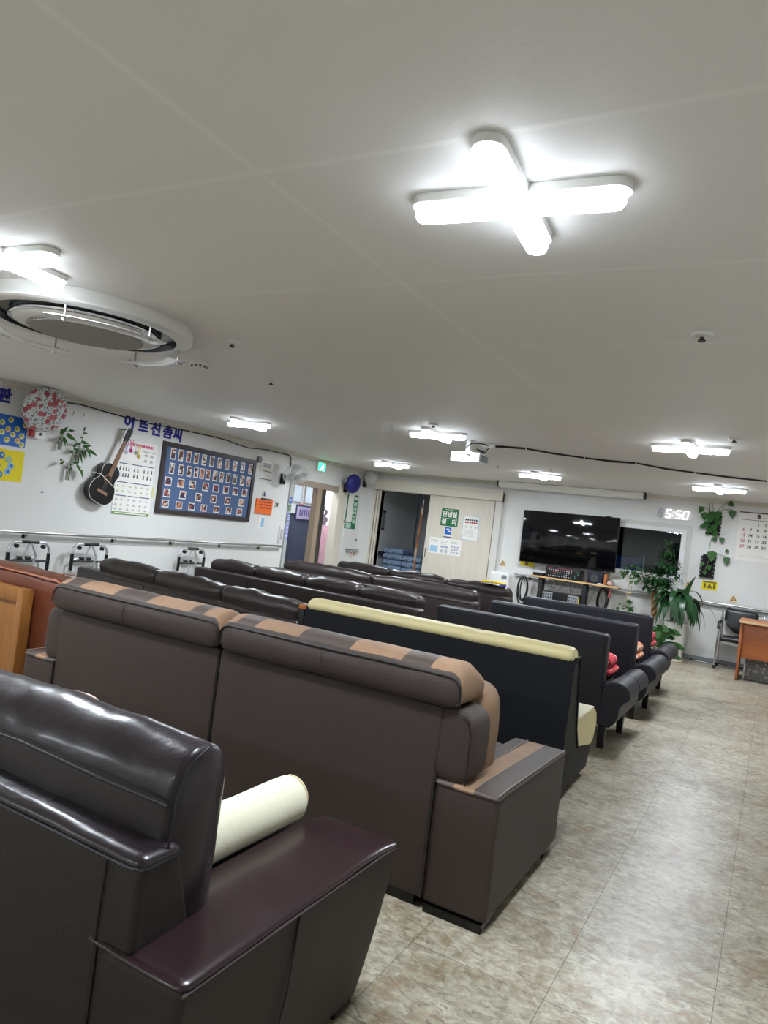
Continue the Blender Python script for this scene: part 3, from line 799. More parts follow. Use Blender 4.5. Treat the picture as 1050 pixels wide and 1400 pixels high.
for (x0, x1, sh0, sh1) in ((XS + 0.003, -0.262, -0.30, -0.125), (-W2 + 0.262, XS - 0.003, -W2 + 0.145, -W2 + 0.30)):
    b_ = MB().rbox(x0, x1, 0.0, 0.185, 0.04, 0.785, r=(0.012, 0.02, 0.02), k=3, step=0.1, puff=(0, 0.006, 0), wr=0.002)
    b_.rbox(sh0, sh1, 0.0, 0.185, 0.497, 0.785, r=(0.075, 0.02, 0.075), k=5, step=0.06)
    b_.build('back_panel', M_brown, t)
    hx0, hx1 = (x0, -0.19) if x1 > -0.5 else (-W2 + 0.21, x1)
    Wd = hx1 - hx0
    cuts = [0.0, 0.07, 0.155, 0.36, 0.565, 0.78, 0.885, 1.001] if x1 > -0.5 else [0.0, 0.055, 0.16, 0.38, 0.585, 0.82, 0.895, 1.001]
    kinds = [1, 2, 1, 2, 1, 2, 1]
    def patch(c, n, hx0=hx0, Wd=Wd, cuts=cuts):
        if n.y < -0.62: return 0
        u = (c.x - hx0) / Wd
        if abs(n.x) > 0.62: return 1
        if c.z < 0.80: return 0
        for i in range(7):
            if cuts[i] <= u < cuts[i + 1]: return kinds[i]
        return 1
    def dome(p):
        w_ = max(0.0, min(1.0, (p.z - 0.85) / 0.055)); u_ = max(0.0, min(1.0, (p.y + 0.03) / 0.27))
        return (p.x, p.y, p.z + w_ * 0.046 * math.sin(math.pi * u_ ** 0.85) - w_ * 0.05 * max(0, u_ - 0.6))
    hr = MB().rbox(hx0, hx1, -0.03, 0.24, 0.785, 0.907, r=(0.055, 0.018, 0.055), k=6, step=0.022, puff=(0.004, 0.005, 0.0), wr=0.003, wscale=5, fn=dome, matfn=patch).build('headrest', [M_brown, M_tan, M_brownpatch], t)
    s_ = MB()
    ar = [(0.055 * (1 - math.sin(R(v))), 0.85 + 0.055 * math.cos(R(v)) - 0.001) for v in (90, 65, 40, 20, 0)]
    ptsp = [(hx0 + dx_, -0.024, z_) for dx_, z_ in ar] + [(hx0 + Wd * 0.3, -0.027, 0.9055), (hx0 + Wd * 0.5, -0.029, 0.9055), (hx0 + Wd * 0.7, -0.027, 0.9055)] + [(hx1 - dx_, -0.024, z_) for dx_, z_ in reversed(ar)]
    s_.tube([(hx0, -0.024, 0.82)] + ptsp + [(hx1, -0.024, 0.80)], 0.0035, 6)
    s_.build('piping', M_pipe, hr)
    MB().tube([((hx0 + hx1) / 2 - 0.03, -0.0345, 0.90), ((hx0 + hx1) / 2 - 0.03, -0.0365, 0.85), ((hx0 + hx1) / 2 - 0.03, -0.0345, 0.79)], 0.0012, 4).build('seam', M_pipe, hr)
    # seat side: tan back cushions showing past the end
    cx0, cx1 = (x0 + 0.02, -0.175) if x1 > -0.5 else (-W2 + 0.20, x1 - 0.02)
    cb = MB().rbox(cx0, cx1, 0.20, 0.46, 0.42, 0.835, r=(0.075, 0.10, 0.10), k=5, step=0.05, puff=(0.02, 0.012, 0.0), wr=0.007).build('back_cushion', M_tan, t)
    MB().tube([(cx1 + 0.004, 0.27, 0.51), (cx1 + 0.014, 0.27, 0.62), (cx1 + 0.002, 0.28, 0.75), (cx1 - 0.03, 0.30, 0.81)], 0.003, 5).build('piping', mat('brown_piping', '6e503a', 0.5), cb)
    MB().rbox(x0 + 0.01, x1 - 0.01, 0.22, 0.95, 0.26, 0.44, r=0.05, k=4, step=0.1, puff=(0, 0.01, 0.02), wr=0.004).build('seat_cushion', M_brownpatch, t)
MB().rbox(-W2 + 0.27, -0.27, 0.15, 0.90, 0.06, 0.26, r=0.01).build('seat_base', M_brown, t)
MB().box(-W2 + 0.28, -0.30, 0.02, 0.06, 0.0, 0.05).build('plinth', M_black, t)
# seam down the split, seam where the arm joins, tucks by the shoulder
MB().tube([(-0.262, -0.003, 0.50), (-0.262, -0.004, 0.3), (-0.262, -0.003, 0.05)], 0.0045, 6).build('seam', M_pipe, t)
MB().tube([(-W2 + 0.262, -0.003, 0.50), (-W2 + 0.262, -0.004, 0.3), (-W2 + 0.262, -0.003, 0.05)], 0.0045, 6).build('seam', M_pipe, t)
s_ = MB().tube([(XS, 0.004, 0.78), (XS, 0.004, 0.04)], 0.006, 6)
s_.build('seam', M_pipe, t)
s_ = MB().tube([(-0.185, -0.002, 0.775), (-0.155, -0.002, 0.755), (-0.141, 0.002, 0.71), (-0.139, 0.002, 0.6), (-0.139, 0.002, 0.51)], 0.0025, 5)
s_.build('stitching', M_pipe, t)
place(t, -0.797, 2.56)

# ---- black sofa with the cream top
t = thing('leather_sofa', 'black-backed sofa with a cream leather top roll, in front of the patchwork sofa', 'sofa')
W3 = 1.895
prof = [(-0.07, 0.055), (0.25, 0.055), (0.30, 0.25), (0.21, 0.38), (0.14, 0.62), (0.105, 0.79), (0.095, 0.82), (0.02, 0.82), (0.0, 0.80)]
b_ = MB().prism(prof, lambda a, b, d: (d, a, b), -W3, 0.0)
b_.build('back_panel', M_blackvinyl, t)
MB().tube([(0.002, 0.0, 0.80), (0.002, 0.02, 0.822), (0.003, 0.096, 0.822), (0.003, 0.107, 0.79), (0.003, 0.142, 0.62), (0.003, 0.212, 0.38), (0.003, 0.30, 0.25)], 0.006, 6).build('piping', M_pipe, t)
def capfn(p): return (p.x, p.y, p.z - 0.004 * max(0, math.cos(p.x / W3 * 6 * math.pi)) ** 14 - (0.02 if p.x > -0.02 else 0))
MB().rbox(-W3 - 0.004, -0.004, -0.014, 0.135, 0.786, 0.876, r=(0.05, 0.06, 0.06), k=5, step=0.03, fn=capfn, wr=0.002).build('top_roll', M_creamleather, t)['label'] = 'cream leather top roll'
s_ = MB()
for u in (1 / 3, 2 / 3, 0.9):
    x = -W3 * u
    s_.tube([(x, -0.0135, 0.80), (x, -0.009, 0.835), (x, 0.02, 0.866), (x, 0.06, 0.877), (x, 0.10, 0.870), (x, 0.13, 0.84)], 0.002, 5)
s_.build('seam', mat('cream_seam', 'b5a878', 0.5), t)
seatp = [(0.24, 0.27), (0.30, 0.255), (0.50, 0.22), (0.70, 0.185), (0.77, 0.21), (0.805, 0.26), (0.815, 0.32), (0.79, 0.375), (0.73, 0.41), (0.60, 0.425), (0.20, 0.425)]
MB().prism([(a, b) for a, b in seatp], lambda a, b, d: (d, a, b), -W3, -0.004, smooth=True).build('seat_cushion', M_creamleather, t)
q = MB()
for i in range(6): q.rbox(-0.33 * (i + 1) + 0.004, -0.33 * i - 0.006, 0.21, 0.72, 0.415, 0.432, r=0.012, k=3)
q.build('seat_quilting', M_creamcloth, t)
basep = [(0.05, 0.05), (0.66, 0.05), (0.76, 0.20), (0.69, 0.183), (0.50, 0.218), (0.30, 0.25), (0.24, 0.26), (0.05, 0.26)]
MB().prism(basep, lambda a, b, d: (d, a, b), -W3 + 0.01, -0.008).build('seat_base', M_basegrey, t)
for x in (-0.1, -W3 + 0.1):
    for y in (0.08, 0.62): MB().rbox(x - 0.03, x + 0.03, y - 0.03, y + 0.03, 0, 0.055, r=0.006).build('foot', M_black, t)
place(t, -0.945, 4.15)

# ---- navy two-seaters on the aisle
def make_navy():
    t = thing('two_seat_sofa', 'x', 'sofa', group='charcoal two-seat sofas along the aisle')
    W = 1.40
    def lean(p): return (p.x, p.y - 0.03 * (p.z - 0.2) / 0.65, p.z)
    MB().rbox(-W, 0, 0.01, 0.15, 0.17, 0.842, r=(0.03, 0.035, 0.03), k=4, step=0.12, puff=(0, 0.008, 0), fn=lean).build('backrest', M_navy, t)
    MB().rbox(-W + 0.0, -0.035, 0.155, 0.74, 0.28, 0.43, r=0.04, k=4, step=0.1, puff=(0, 0.01, 0.012)).build('seat_cushion', M_navy, t)
    MB().rbox(-W + 0.0, -0.02, 0.16, 0.70, 0.16, 0.28, r=0.015).build('seat_base', M_navy, t)
    def arm(x, s):
        # outline seen from behind: straight inside, rolled outwards at the top, waisted below
        pts = [(-0.02, 0.17), (0.07, 0.165), (0.105, 0.20), (0.128, 0.26), (0.128, 0.31), (0.145, 0.345), (0.175, 0.375)]
        c = (0.098, 0.410); rr = 0.098
        pts += [(c[0] + rr * math.cos(a), c[1] + rr * math.sin(a)) for a in [R(v) for v in (-10, 10, 30, 50, 70, 90, 110, 130, 150)]]
        pts += [(-0.02, 0.42)]
        o = MB().prism([(p, z) for p, z in pts], lambda a, b, d: (x + s * a, d, b), 0.02, 0.90, smooth=True)
        ob = o.build('armrest', M_navy, t, angle=50)
        bv = ob.modifiers.new('edge', 'BEVEL'); bv.width = 0.012; bv.segments = 2; bv.limit_method = 'ANGLE'; bv.angle_limit = R(60)
        MB().tube([(x + s * (0.098 + 0.0985 * math.cos(R(v))), 0.46, 0.410 + 0.0985 * math.sin(R(v))) for v in range(-10, 151, 16)], 0.002, 5).build('seam', M_pipe, ob)
    arm(0.0, 1)
    for x, y in ((0.02, 0.06), (0.045, 0.66), (-W + 0.05, 0.06), (-W + 0.05, 0.66)):
        MB().prism([(-0.03, -0.03), (0.03, -0.03), (0.03, 0.03), (-0.03, 0.03)], lambda a, b, d, x=x, y=y: (x + a * (0.75 + d), y + b * (0.75 + d), d), 0.0, 0.175).build('leg', M_black, t)
    return t
nav = make_navy()
for i, (x, y, lab) in enumerate(((-1.03, 5.47, 'charcoal two-seat sofa nearest the cream-topped sofa, first of three on the aisle'),
                                 (-1.02, 6.70, 'middle charcoal two-seat sofa of the three on the aisle'),
                                 (-1.07, 7.93, 'charcoal two-seat sofa nearest the television and the plants'))):
    o = nav if i == 0 else copy_tree(nav)
    place(o, x, y); o['label'] = lab
M_redprint = spotted_material('red_print_cloth', 'b8202e', ['e8c8c4', 'd86a6c', 'f0e2dc', '8c1420'], 42, 0.30, 0.85)
M_orangeprint = spotted_material('orange_print_cloth', 'd9906a', ['f0e4da', 'b8402e', 'e8b48c', 'f4ede2'], 36, 0.36, 0.85)
for (x, y, mt, lab) in ((-1.235, 6.10, M_redprint, 'red and white printed cushion at the arm of the nearest charcoal sofa'),
                        (-1.225, 7.33, M_orangeprint, 'peach and white printed cushion on the middle charcoal sofa'),
                        (-1.275, 8.56, M_redprint, 'red printed cushion on the charcoal sofa nearest the television')):
    tag(MB().rbox(x - 0.24, x + 0.17, y - 0.22, y + 0.18, 0.462, 0.52, r=0.028, k=3, step=0.06, puff=(0, 0, 0.012), wr=0.006).rbox(x - 0.20, x + 0.165, y - 0.2, y + 0.12, 0.525, 0.615, r=0.042, k=3, step=0.06, puff=(0, 0, 0.015), wr=0.006).build('cushion', mt), lab, 'cushion', 'printed seat cushions')

# ---- espresso leather sofas of the left rows
def make_espresso(ncush, wing, seed, W=2.90, D=0.92, zf=0.72, zc=0.84):
    t = thing('leather_sofa', 'x', 'sofa', group='espresso leather sofas in the left rows')
    MB().rbox(-W, 0, 0, 0.16, 0.05, zf, r=(0.05, 0.03, 0.03), k=4, step=0.1, wr=0.004).build('back_frame', M_espresso, t)
    L0, L1 = -W + wing, -0.05
    cw = (L1 - L0) / ncush
    for i in range(ncush):
        a = L0 + cw * i
        rs = random.Random(seed * 10 + i); ph = rs.random() * 9
        def pil(p, ph=ph):
            k = max(0, (p.z - zf + 0.02) / 0.15)
            n_ = noise.noise(Vector((p.x * 6 + ph, p.y * 5, ph))) + 0.5 * noise.noise(Vector((p.x * 17 + ph, p.y * 6, ph)))
            return (p.x, p.y - 0.05 * k, p.z + 0.016 * k * n_)
        c_ = MB().rbox(a + 0.003, a + cw - 0.003, 0.10, 0.32, 0.45, zc, r=(0.05, 0.10, 0.075), k=5, step=0.045, puff=(0, 0.02, 0.028), wr=0.005, fn=pil).build('back_cushion', M_espresso, t)
        MB().rbox(a + 0.006, a + cw - 0.006, 0.30, D, 0.26, 0.43, r=0.05, k=3, step=0.1, puff=(0, 0.01, 0.015)).build('seat_cushion', M_espresso, t)
    MB().rbox(-W + 0.02, -0.02, 0.14, D - 0.06, 0.06, 0.26, r=0.02).build('seat_base', M_espresso, t)
    for x0 in ((-W,) if wing > 0.2 else (-W,)):
        MB().rbox(x0, x0 + min(wing, 0.28), 0.17, D, 0.06, 0.58, r=0.06, k=4, step=0.1, puff=(0, 0, 0.02)).build('armrest', M_espresso, t)
    MB().tube([(-W + 0.06, -0.004, zf - 0.025), (-W / 2, -0.006, zf - 0.02), (-0.06, -0.004, zf - 0.025)], 0.003, 5).tube([(L0 + cw, -0.003, zf - 0.02), (L0 + cw, -0.004, 0.4), (L0 + cw, -0.003, 0.08)], 0.004, 5).build('seam', M_pipe, t)
    for x in (-0.08, -W + 0.08):
        for y in (0.07, D - 0.12): MB().rbox(x - 0.03, x + 0.03, y - 0.03, y + 0.03, 0, 0.06, r=0.006).build('foot', M_black, t)
    return t
for i, (x, y, rz, nc, wing, lab) in enumerate((
        (-2.985, 4.24, R(-8.6), 3, 0.24, 'espresso leather sofa just behind the patchwork sofa, left of the cream-topped one'),
        (-2.80, 5.88, R(-2.6), 4, 0.14, 'espresso leather sofa with four puffy cushions, second of the left rows'),
        (-2.84, 7.42, R(-0.9), 2, 0.10, 'espresso leather sofa with two long cushions, third of the left rows'),
        (-2.90, 8.72, R(-2.4), 3, 0.12, 'espresso leather sofa farthest back, before the sliding door'))):
    o = make_espresso(nc, wing, i + 1, *((3.03, 0.80, 0.675, 0.785) if i == 0 else (2.90, 0.92, 0.72, 0.825)))
    place(o, x, y, 0, rz); o['label'] = lab
tag(MB().rbox(-3.32, -3.02, 8.74, 8.90, 0.866, 0.893, r=0.012, k=3, step=0.06, wr=0.012).build('folded_towel', mat('yellow_cloth', 'e4c22c', 0.85)), 'yellow cloth lying on the back cushion of the farthest espresso sofa', 'towel')
t = thing('slim_post', 'slim dark post with an orange wooden cap between nearest espresso sofa and cream-topped sofa', 'post', (-2.9, 4.2, 0))
MB().rbox(-2.92, -2.87, 4.18, 4.22, 0.0, 0.78, r=0.008, k=2).build('upright', M_pipe, t)
MB().rbox(-2.925, -2.86, 4.175, 4.235, 0.78, 0.815, r=0.012, k=3).build('cap', mat('orange_wood', 'a8642f', 0.5), t)

# ---- caramel sofa and oak panel at the left edge
t = thing('leather_sofa', 'caramel orange leather sofa at the left edge behind the oak panel', 'sofa')
def car(p): return (p.x, p.y + 0.0, p.z - 0.02 * max(0, (p.x + 0.5) / 0.5))
MB().rbox(-1.7, 0, 0.03, 0.27, 0.28, 0.87, r=(0.085, 0.05, 0.085), k=6, step=0.06, puff=(0.012, 0.012, 0.01), wr=0.005, fn=car).build('backrest', M_caramel, t)
s_ = MB()
pts = [(-1.62, 0.032, 0.868)] + [(-0.085 + 0.08 * math.sin(R(a)), 0.038, 0.768 + 0.085 * math.cos(R(a))) for a in range(0, 91, 15)] + [(-0.004, 0.04, 0.6), (-0.003, 0.04, 0.32)]
s_.tube(pts, 0.006, 6); s_.tube([(-0.16, 0.05, 0.865), (-0.16, 0.15, 0.884), (-0.16, 0.25, 0.868)], 0.003, 5)
s_.build('piping', mat('caramel_welt', '9c5a38', 0.4), t)
MB().rbox(-1.7, 0.0, 0.05, 0.9, 0.08, 0.30, r=0.02).build('seat_base', M_caramel, t)
MB().rbox(-1.45, -0.25, 0.28, 0.9, 0.29, 0.45, r=0.05, k=4, step=0.1, puff=(0, 0.01, 0.015)).build('seat_cushion', M_caramel, t)
MB().rbox(-0.24, -0.002, 0.28, 0.92, 0.29, 0.60, r=0.07, k=4, step=0.1).build('armrest', M_caramel, t)
MB().rbox(-1.7, -1.46, 0.28, 0.92, 0.29, 0.60, r=0.07, k=4, step=0.1).build('armrest', M_caramel, t)
MB().box(-0.012, -0.004, 0.02, 0.029, 0.565, 0.61).build('tag', M_creamcloth, t)['label'] = 'torn cream cloth label'
for x in (-0.1, -1.6):
    for y in (0.12, 0.8): MB().rbox(x - 0.03, x + 0.03, y - 0.03, y + 0.03, 0, 0.085, r=0.006).build('foot', M_black, t)
place(t, -3.79, 2.87)
t = thing('wooden_screen', 'honey oak framed screen standing at the left edge, in front of the caramel sofa', 'screen', (-4.7, 2.82, 0))
MB().rbox(-5.30, -4.075, 2.815, 2.845, 0.06, 0.735, r=0.003, k=1).build('board', M_oak, t)
MB().rbox(-4.075, -4.018, 2.80, 2.875, 0.0, 0.775, r=0.004, k=1).build('post', M_oak, t)
MB().rbox(-5.36, -5.30, 2.80, 2.875, 0.0, 0.775, r=0.004, k=1).build('post', M_oak, t)
MB().rbox(-5.30, -4.075, 2.80, 2.865, 0.69, 0.775, r=0.004, k=1).build('top_rail', M_oak, t)

# ================================================================== ceiling equipment
t = thing('air_conditioner', 'round white ceiling cassette air conditioner with chrome ring and hanging wind deflectors', 'air conditioner', (-3.6, 2.69, ZC))
AC = Vector((-3.6, 2.69, 0))
MB().lathe([(0.50, 2.362), (0.572, 2.360), (0.588, 2.368), (0.590, 2.385), (0.590, 2.425), (0.580, ZC)], AC, 64, cap=False).build('outer_ring', M_white, t)
MB().lathe([(0.40, 2.372), (0.41, 2.395), (0.49, 2.395), (0.501, 2.362)], AC, 64, cap=False).build('air_slot', mat('dark_slot', '15151c', 0.25), t)
MB().lathe([(0.394, 2.352), (0.402, 2.350), (0.412, 2.354), (0.414, 2.364), (0.408, 2.374)], AC, 64, cap=False).build('chrome_ring', M_chrome, t)
MB().lathe([(0.0, 2.326), (0.28, 2.328), (0.34, 2.334), (0.385, 2.346), (0.397, 2.356)], AC, 64, cap=False).build('centre_disc', mat('disc_plastic', 'd6d5d0', 0.4), t)
q = MB()
for i in range(-12, 13):
    c_ = i * 0.025
    hl = math.sqrt(max(0, 0.31 ** 2 - c_ * c_))
    if hl < 0.05: continue
    for (a, b) in (((-hl, c_), (hl, c_)), ((c_, -hl), (c_, hl))):
        q.tube([AC + Vector((a[0], a[1], 2.325)), AC + Vector((b[0], b[1], 2.325))], 0.0045, 4)
q.build('grille', mat('grille_grey', '9c9b98', 0.5), t)
q = MB()
q.lathe([(0.0, 2.3245), (0.315, 2.3255)], AC, 48, cap=False).build('grille_mesh', mat('grille_mesh_grey', '77777a', 0.6), t)
M_acryl = mat('deflector_plastic', 'd3d4d6', 0.15, coat=0.4)
for c0 in (-25, 84, 186):
    q = MB(); ya = []
    for j in range(4):
        rr = 0.455 + 0.04 * j; zz = 2.292 - 0.012 * j + 0.004 * j * j
        ya.append([AC + Vector((rr * math.cos(R(c0 - 33 + 66 * i / 16)), rr * math.sin(R(c0 - 33 + 66 * i / 16)), zz)) for i in range(17)])
    top = [[q._v(p) for p in row] for row in ya]; bot = [[q._v(p - Vector((0, 0, 0.004))) for p in row] for row in ya]
    for S in (top, bot):
        for a, b in zip(S, S[1:]):
            for i in range(16): q._f([a[i], a[i + 1], b[i + 1], b[i]])
    for k in (0, 3):
        for i in range(16): q._f([top[k][i], top[k][i + 1], bot[k][i + 1], bot[k][i]])
    for i in (0, 16):
        for k in range(3): q._f([top[k][i], top[k + 1][i], bot[k + 1][i], bot[k][i]])
    df = q.build('wind_deflector', M_acryl, t)
    for da in (-24, 24):
        cx, sx = math.cos(R(c0 + da)), math.sin(R(c0 + da))
        b_ = MB().tube([AC + Vector((0.53 * cx, 0.53 * sx, 2.366)), AC + Vector((0.53 * cx, 0.53 * sx, 2.272))], 0.006, 6)
        b_.build('bracket', M_steel, df)
        MB().tube([AC + Vector((0.47 * cx, 0.47 * sx, 2.297)), AC + Vector((0.56 * cx, 0.56 * sx, 2.276))], 0.007, 6).build('clamp', M_steel, df)
t = thing('smoke_detector', 'white smoke detector on the ceiling beside the air conditioner', 'detector', (-3.74, 3.74, ZC))
MB().lathe([(0.03, ZC - 0.048), (0.05, ZC - 0.040), (0.052, ZC - 0.02), (0.062, ZC - 0.016), (0.062, ZC)], (-3.74, 3.74, 0), 24).build('body', M_white, t)
q = MB()
for i in range(10):
    a = R(36 * i); q.box(-3.74 + 0.052 * math.cos(a) - 0.005, -3.74 + 0.052 * math.cos(a) + 0.005, 3.74 + 0.052 * math.sin(a) - 0.005, 3.74 + 0.052 * math.sin(a) + 0.005, ZC - 0.038, ZC - 0.024)
q.build('vents', M_dgrey, t)
for (x, y, lab) in ((-0.38, 3.30, 'ceiling sprinkler on the right behind the nearest lamp'), (-3.01, 3.26, 'ceiling sprinkler to the right of the air conditioner'),
                    (-3.51, 4.28, 'ceiling sprinkler at the end of a ceiling seam beyond the smoke detector'), (-2.92, 5.98, 'small ceiling sprinkler just before the lamp by the projector'),
                    (-0.38, 6.03, 'ceiling sprinkler on the right just before the lamp with the cable behind it')):
    t = thing('sprinkler', lab, 'sprinkler', (x, y, ZC), group='ceiling sprinklers')
    MB().lathe([(0.018, ZC - 0.016), (0.040, ZC - 0.013), (0.047, ZC - 0.004), (0.047, ZC)], (x, y, 0), 20).build('cover_plate', M_whitemetal, t)
    MB().lathe([(0.016, ZC - 0.034), (0.017, ZC - 0.030), (0.006, ZC - 0.02), (0.009, ZC - 0.0165)], (x, y, 0), 12).build('nozzle', M_dgrey, t)
for (x, y, lab) in ((-3.45, 9.2, 'tiny dark ceiling hook near the lamp before the sliding door'), (-2.7, 9.15, 'tiny dark ceiling hook just before the projection screen case')):
    tag(MB().tube([(x, y, ZC), (x, y, ZC - 0.02), (x + 0.012, y, ZC - 0.03), (x + 0.02, y, ZC - 0.02)], 0.004, 6).build('ceiling_hook', M_dgrey), lab, 'hook', 'ceiling hooks')
# projector
t = thing('projector', 'white projector hanging from the ceiling with its cables looped behind it', 'projector', (-2.93, 6.93, ZC))
MB().rbox(-3.08, -2.76, 6.80, 7.06, 2.20, 2.30, r=0.012, k=2).build('body', mat('projector_white', 'dfe6ea', 0.3), t)
MB().rbox(-2.758, -2.752, 6.83, 7.03, 2.215, 2.285, r=0.002, k=1).build('side_vent', M_grey, t)
MB().lathe([(0.03, 0.0), (0.035, 0.02), (0.028, 0.02), (0.0, 0.012)], (-2.86, 7.06, 2.25), 16, xf=Matrix.Rotation(R(-90), 3, 'X')).build('lens', M_blackgloss, t)
MB().box(-2.90, -2.865, 6.795, 6.80, 2.262, 2.278).build('socket', M_ink, t)
MB().box(-3.02, -2.99, 6.795, 6.80, 2.212, 2.222).build('socket', M_grey, t)
MB().box(-2.97, -2.90, 6.90, 6.96, 2.30, 2.318).build('mount_foot', M_steel, t)
MB().rbox(-2.965, -2.915, 6.90, 6.95, 2.318, ZC - 0.004, r=0.006).build('mount_post', M_white, t)
MB().box(-2.99, -2.88, 6.87, 6.99, ZC - 0.004, ZC - 0.0005).build('mount_plate', M_steel, t)
MB().tube([(-2.88, 6.79, 2.27), (-2.89, 6.74, 2.28), (-2.90, 6.76, 2.34), (-2.88, 6.85, 2.40), (-2.83, 6.98, 2.42), (-2.79, 7.08, 2.418)], 0.006, 6).build('lead', M_black, t)
MB().tube([(-2.90, 6.795, 2.268), (-2.93, 6.74, 2.25), (-2.92, 6.73, 2.22), (-2.88, 6.75, 2.205), (-2.85, 6.79, 2.21)], 0.004, 6).build('lead', M_ink, t)
t = thing('cable_box', 'small white cable box on the ceiling right above the projector', 'box', (-2.80, 7.14, ZC))
MB().rbox(-2.87, -2.73, 7.10, 7.18, ZC - 0.045, ZC - 0.001, r=0.006).build('case', M_white, t)
q = MB()
for k in range(3):
    q = MB().tube([(-2.80, 7.13, ZC - 0.046), (-2.82, 7.08, 2.33), (-2.85 - 0.01 * k, 7.12, 2.335 + 0.01 * k), (-2.93 - 0.01 * k, 7.16, 2.37 + 0.006 * k), (-2.86, 7.17, 2.345 + 0.008 * k)], 0.005, 6)
    q.build('coiled_lead', M_black, t)
q = MB()
pts = [(-2.79, 7.14, 2.418), (-2.65, 7.16, 2.428), (-2.42, 7.24, 2.430), (-2.20, 7.45, 2.426), (-1.92, 7.72, 2.431), (-1.66, 7.80, 2.427), (-1.41, 7.89, 2.431), (-1.15, 8.16, 2.425), (-0.88, 8.40, 2.431), (-0.55, 8.55, 2.427), (-0.18, 8.76, 2.431), (0.4, 9.0, 2.428), (1.0, 9.2, 2.431), (1.74, 9.4, 2.43)]
t = thing('ceiling_cable', 'black cable pair running along the ceiling from projector to the right edge', 'cable', (-0.5, 8.5, ZC))
q.tube(pts, 0.008, 6).build('cable', M_black, t)
MB().tube([(x + 0.01, y + 0.02 + 0.012 * math.sin(x * 7), z - 0.003 - 0.004 * (i % 2)) for i, (x, y, z) in enumerate(pts)], 0.006, 6).build('cable', M_black, t)
for (x, y, z) in pts[2:12:2]: MB().rbox(x - 0.006, x + 0.006, y - 0.016, y + 0.022, 2.414, ZC, r=0.003, k=1).build('cable_clip', M_white, t)
# projection screen case
t = thing('screen_case', 'long white roll-up projection screen case under the ceiling above the television', 'projection screen', (-3.1, 11.62, 2.36))
MB().rbox(-4.28, -1.90, 11.54, 11.65, 2.345, 2.436, r=0.012, k=2).build('case', mat('screen_case_white', 'efeee8', 0.35), t)
MB().rbox(-4.30, -4.28, 11.535, 11.655, 2.34, 2.438, r=0.004, k=1).build('end_cap', M_ink, t)
MB().rbox(-1.90, -1.875, 11.535, 11.655, 2.34, 2.438, r=0.004, k=1).build('end_cap', M_ink, t)
MB().box(-4.26, -1.98, 11.575, 11.60, 2.325, 2.345).build('bottom_bar', M_whitemetal, t)
for x in (-4.0, -2.2): MB().box(x - 0.02, x + 0.02, 11.65, YB, 2.37, 2.43).build('bracket', M_steel, t)
MB().tube([(-4.25, 11.59, 2.326), (-4.25, 11.59, 2.25)], 0.003, 5).build('pull_cord', M_ink, t)

# ================================================================== left wall
f = Flat('L', base=0.0)
t = thing('wall_cable', 'black cable drooping along the top of the left wall', 'cable', (XL, 7.2, 2.38))
pts = [(5.13, 2.36, .02), (5.3, 2.375, .02), (5.62, 2.362, .02), (6.0, 2.352, .02), (6.29, 2.345, .02), (6.7, 2.36, .02), (7.03, 2.368, .02), (7.45, 2.375, .02), (7.78, 2.372, .02), (8.05, 2.345, .02), (8.28, 2.335, .02), (8.5, 2.36, .02), (8.7, 2.372, .02), (9.0, 2.372, .02), (9.28, 2.372, .02), (9.33, 2.33, .02), (9.33, 2.2, .03)]
MB().tube([f.P(*p) for p in pts], 0.008, 6).build('cable', M_black, t)
for (a, b) in ((6.29, 2.345), (7.03, 2.368), (8.5, 2.36)): Flat('L').rect(a - 0.01, a + 0.01, b - 0.012, b + 0.012, 0.0, 0.03).build('cable_clip', M_white, t)
# handrail of the left wall
def handrail(name_label, wall, a0, a1, b, posts):
    t = thing('handrail', name_label, 'handrail', (0, 0, 0))
    F_ = Flat(wall)
    t.location = F_.P((a0 + a1) / 2, b, 0)
    pts = [F_.P(a0, b, 0.012), F_.P(a0 + 0.02, b, 0.06), F_.P(a0 + 0.06, b, 0.07)] + [F_.P(a0 + (a1 - a0) * i / 6, b, 0.07) for i in range(1, 6)] + [F_.P(a1 - 0.06, b, 0.07), F_.P(a1 - 0.02, b, 0.06), F_.P(a1, b, 0.012)]
    MB().tube(pts, 0.016, 10).build('rail', M_steel, t)
    for p in posts:
        MB().tube([F_.P(p, b - 0.012, 0.07), F_.P(p, b - 0.045, 0.05), F_.P(p, b - 0.05, 0.001)], 0.007, 8).build('bracket', M_steel, t)
        MB().tube([F_.P(p, b - 0.05, 0.0005), F_.P(p, b - 0.05, 0.008)], 0.026, 14).build('rosette', M_steel, t)
    return t
handrail('long steel handrail along the left wall above the folded walkers', 'L', 2.5, 9.34, 0.895, [2.8, 3.9, 4.83, 6.0, 6.95, 7.9, 8.8])
handrail('short steel handrail between the left doorway and the sliding door', 'L', 11.34, 11.74, 0.90, [11.42, 11.66])
handrail('steel handrail on the back wall running to the right past the plants', 'B', -3.86, 1.5, 0.895, [-3.6, -2.3, -1.0, -0.55, 0.3, 1.2])
# grey protective strip under the rails
tag(Flat('L').rect(2.5, 9.34, 0.80, 0.865, 0.0, 0.008).build('wall_guard', mat('guard_paint', 'c9cac6', 0.5)), 'pale guard strip on the left wall just below the long handrail', 'guard')
tag(Flat('B').rect(-3.86, 1.5, 0.80, 0.865, 0.0, 0.008).build('wall_guard', mat('guard_grey', 'a9aaa8', 0.5)), 'grey guard strip on the back wall just below its handrail', 'guard')

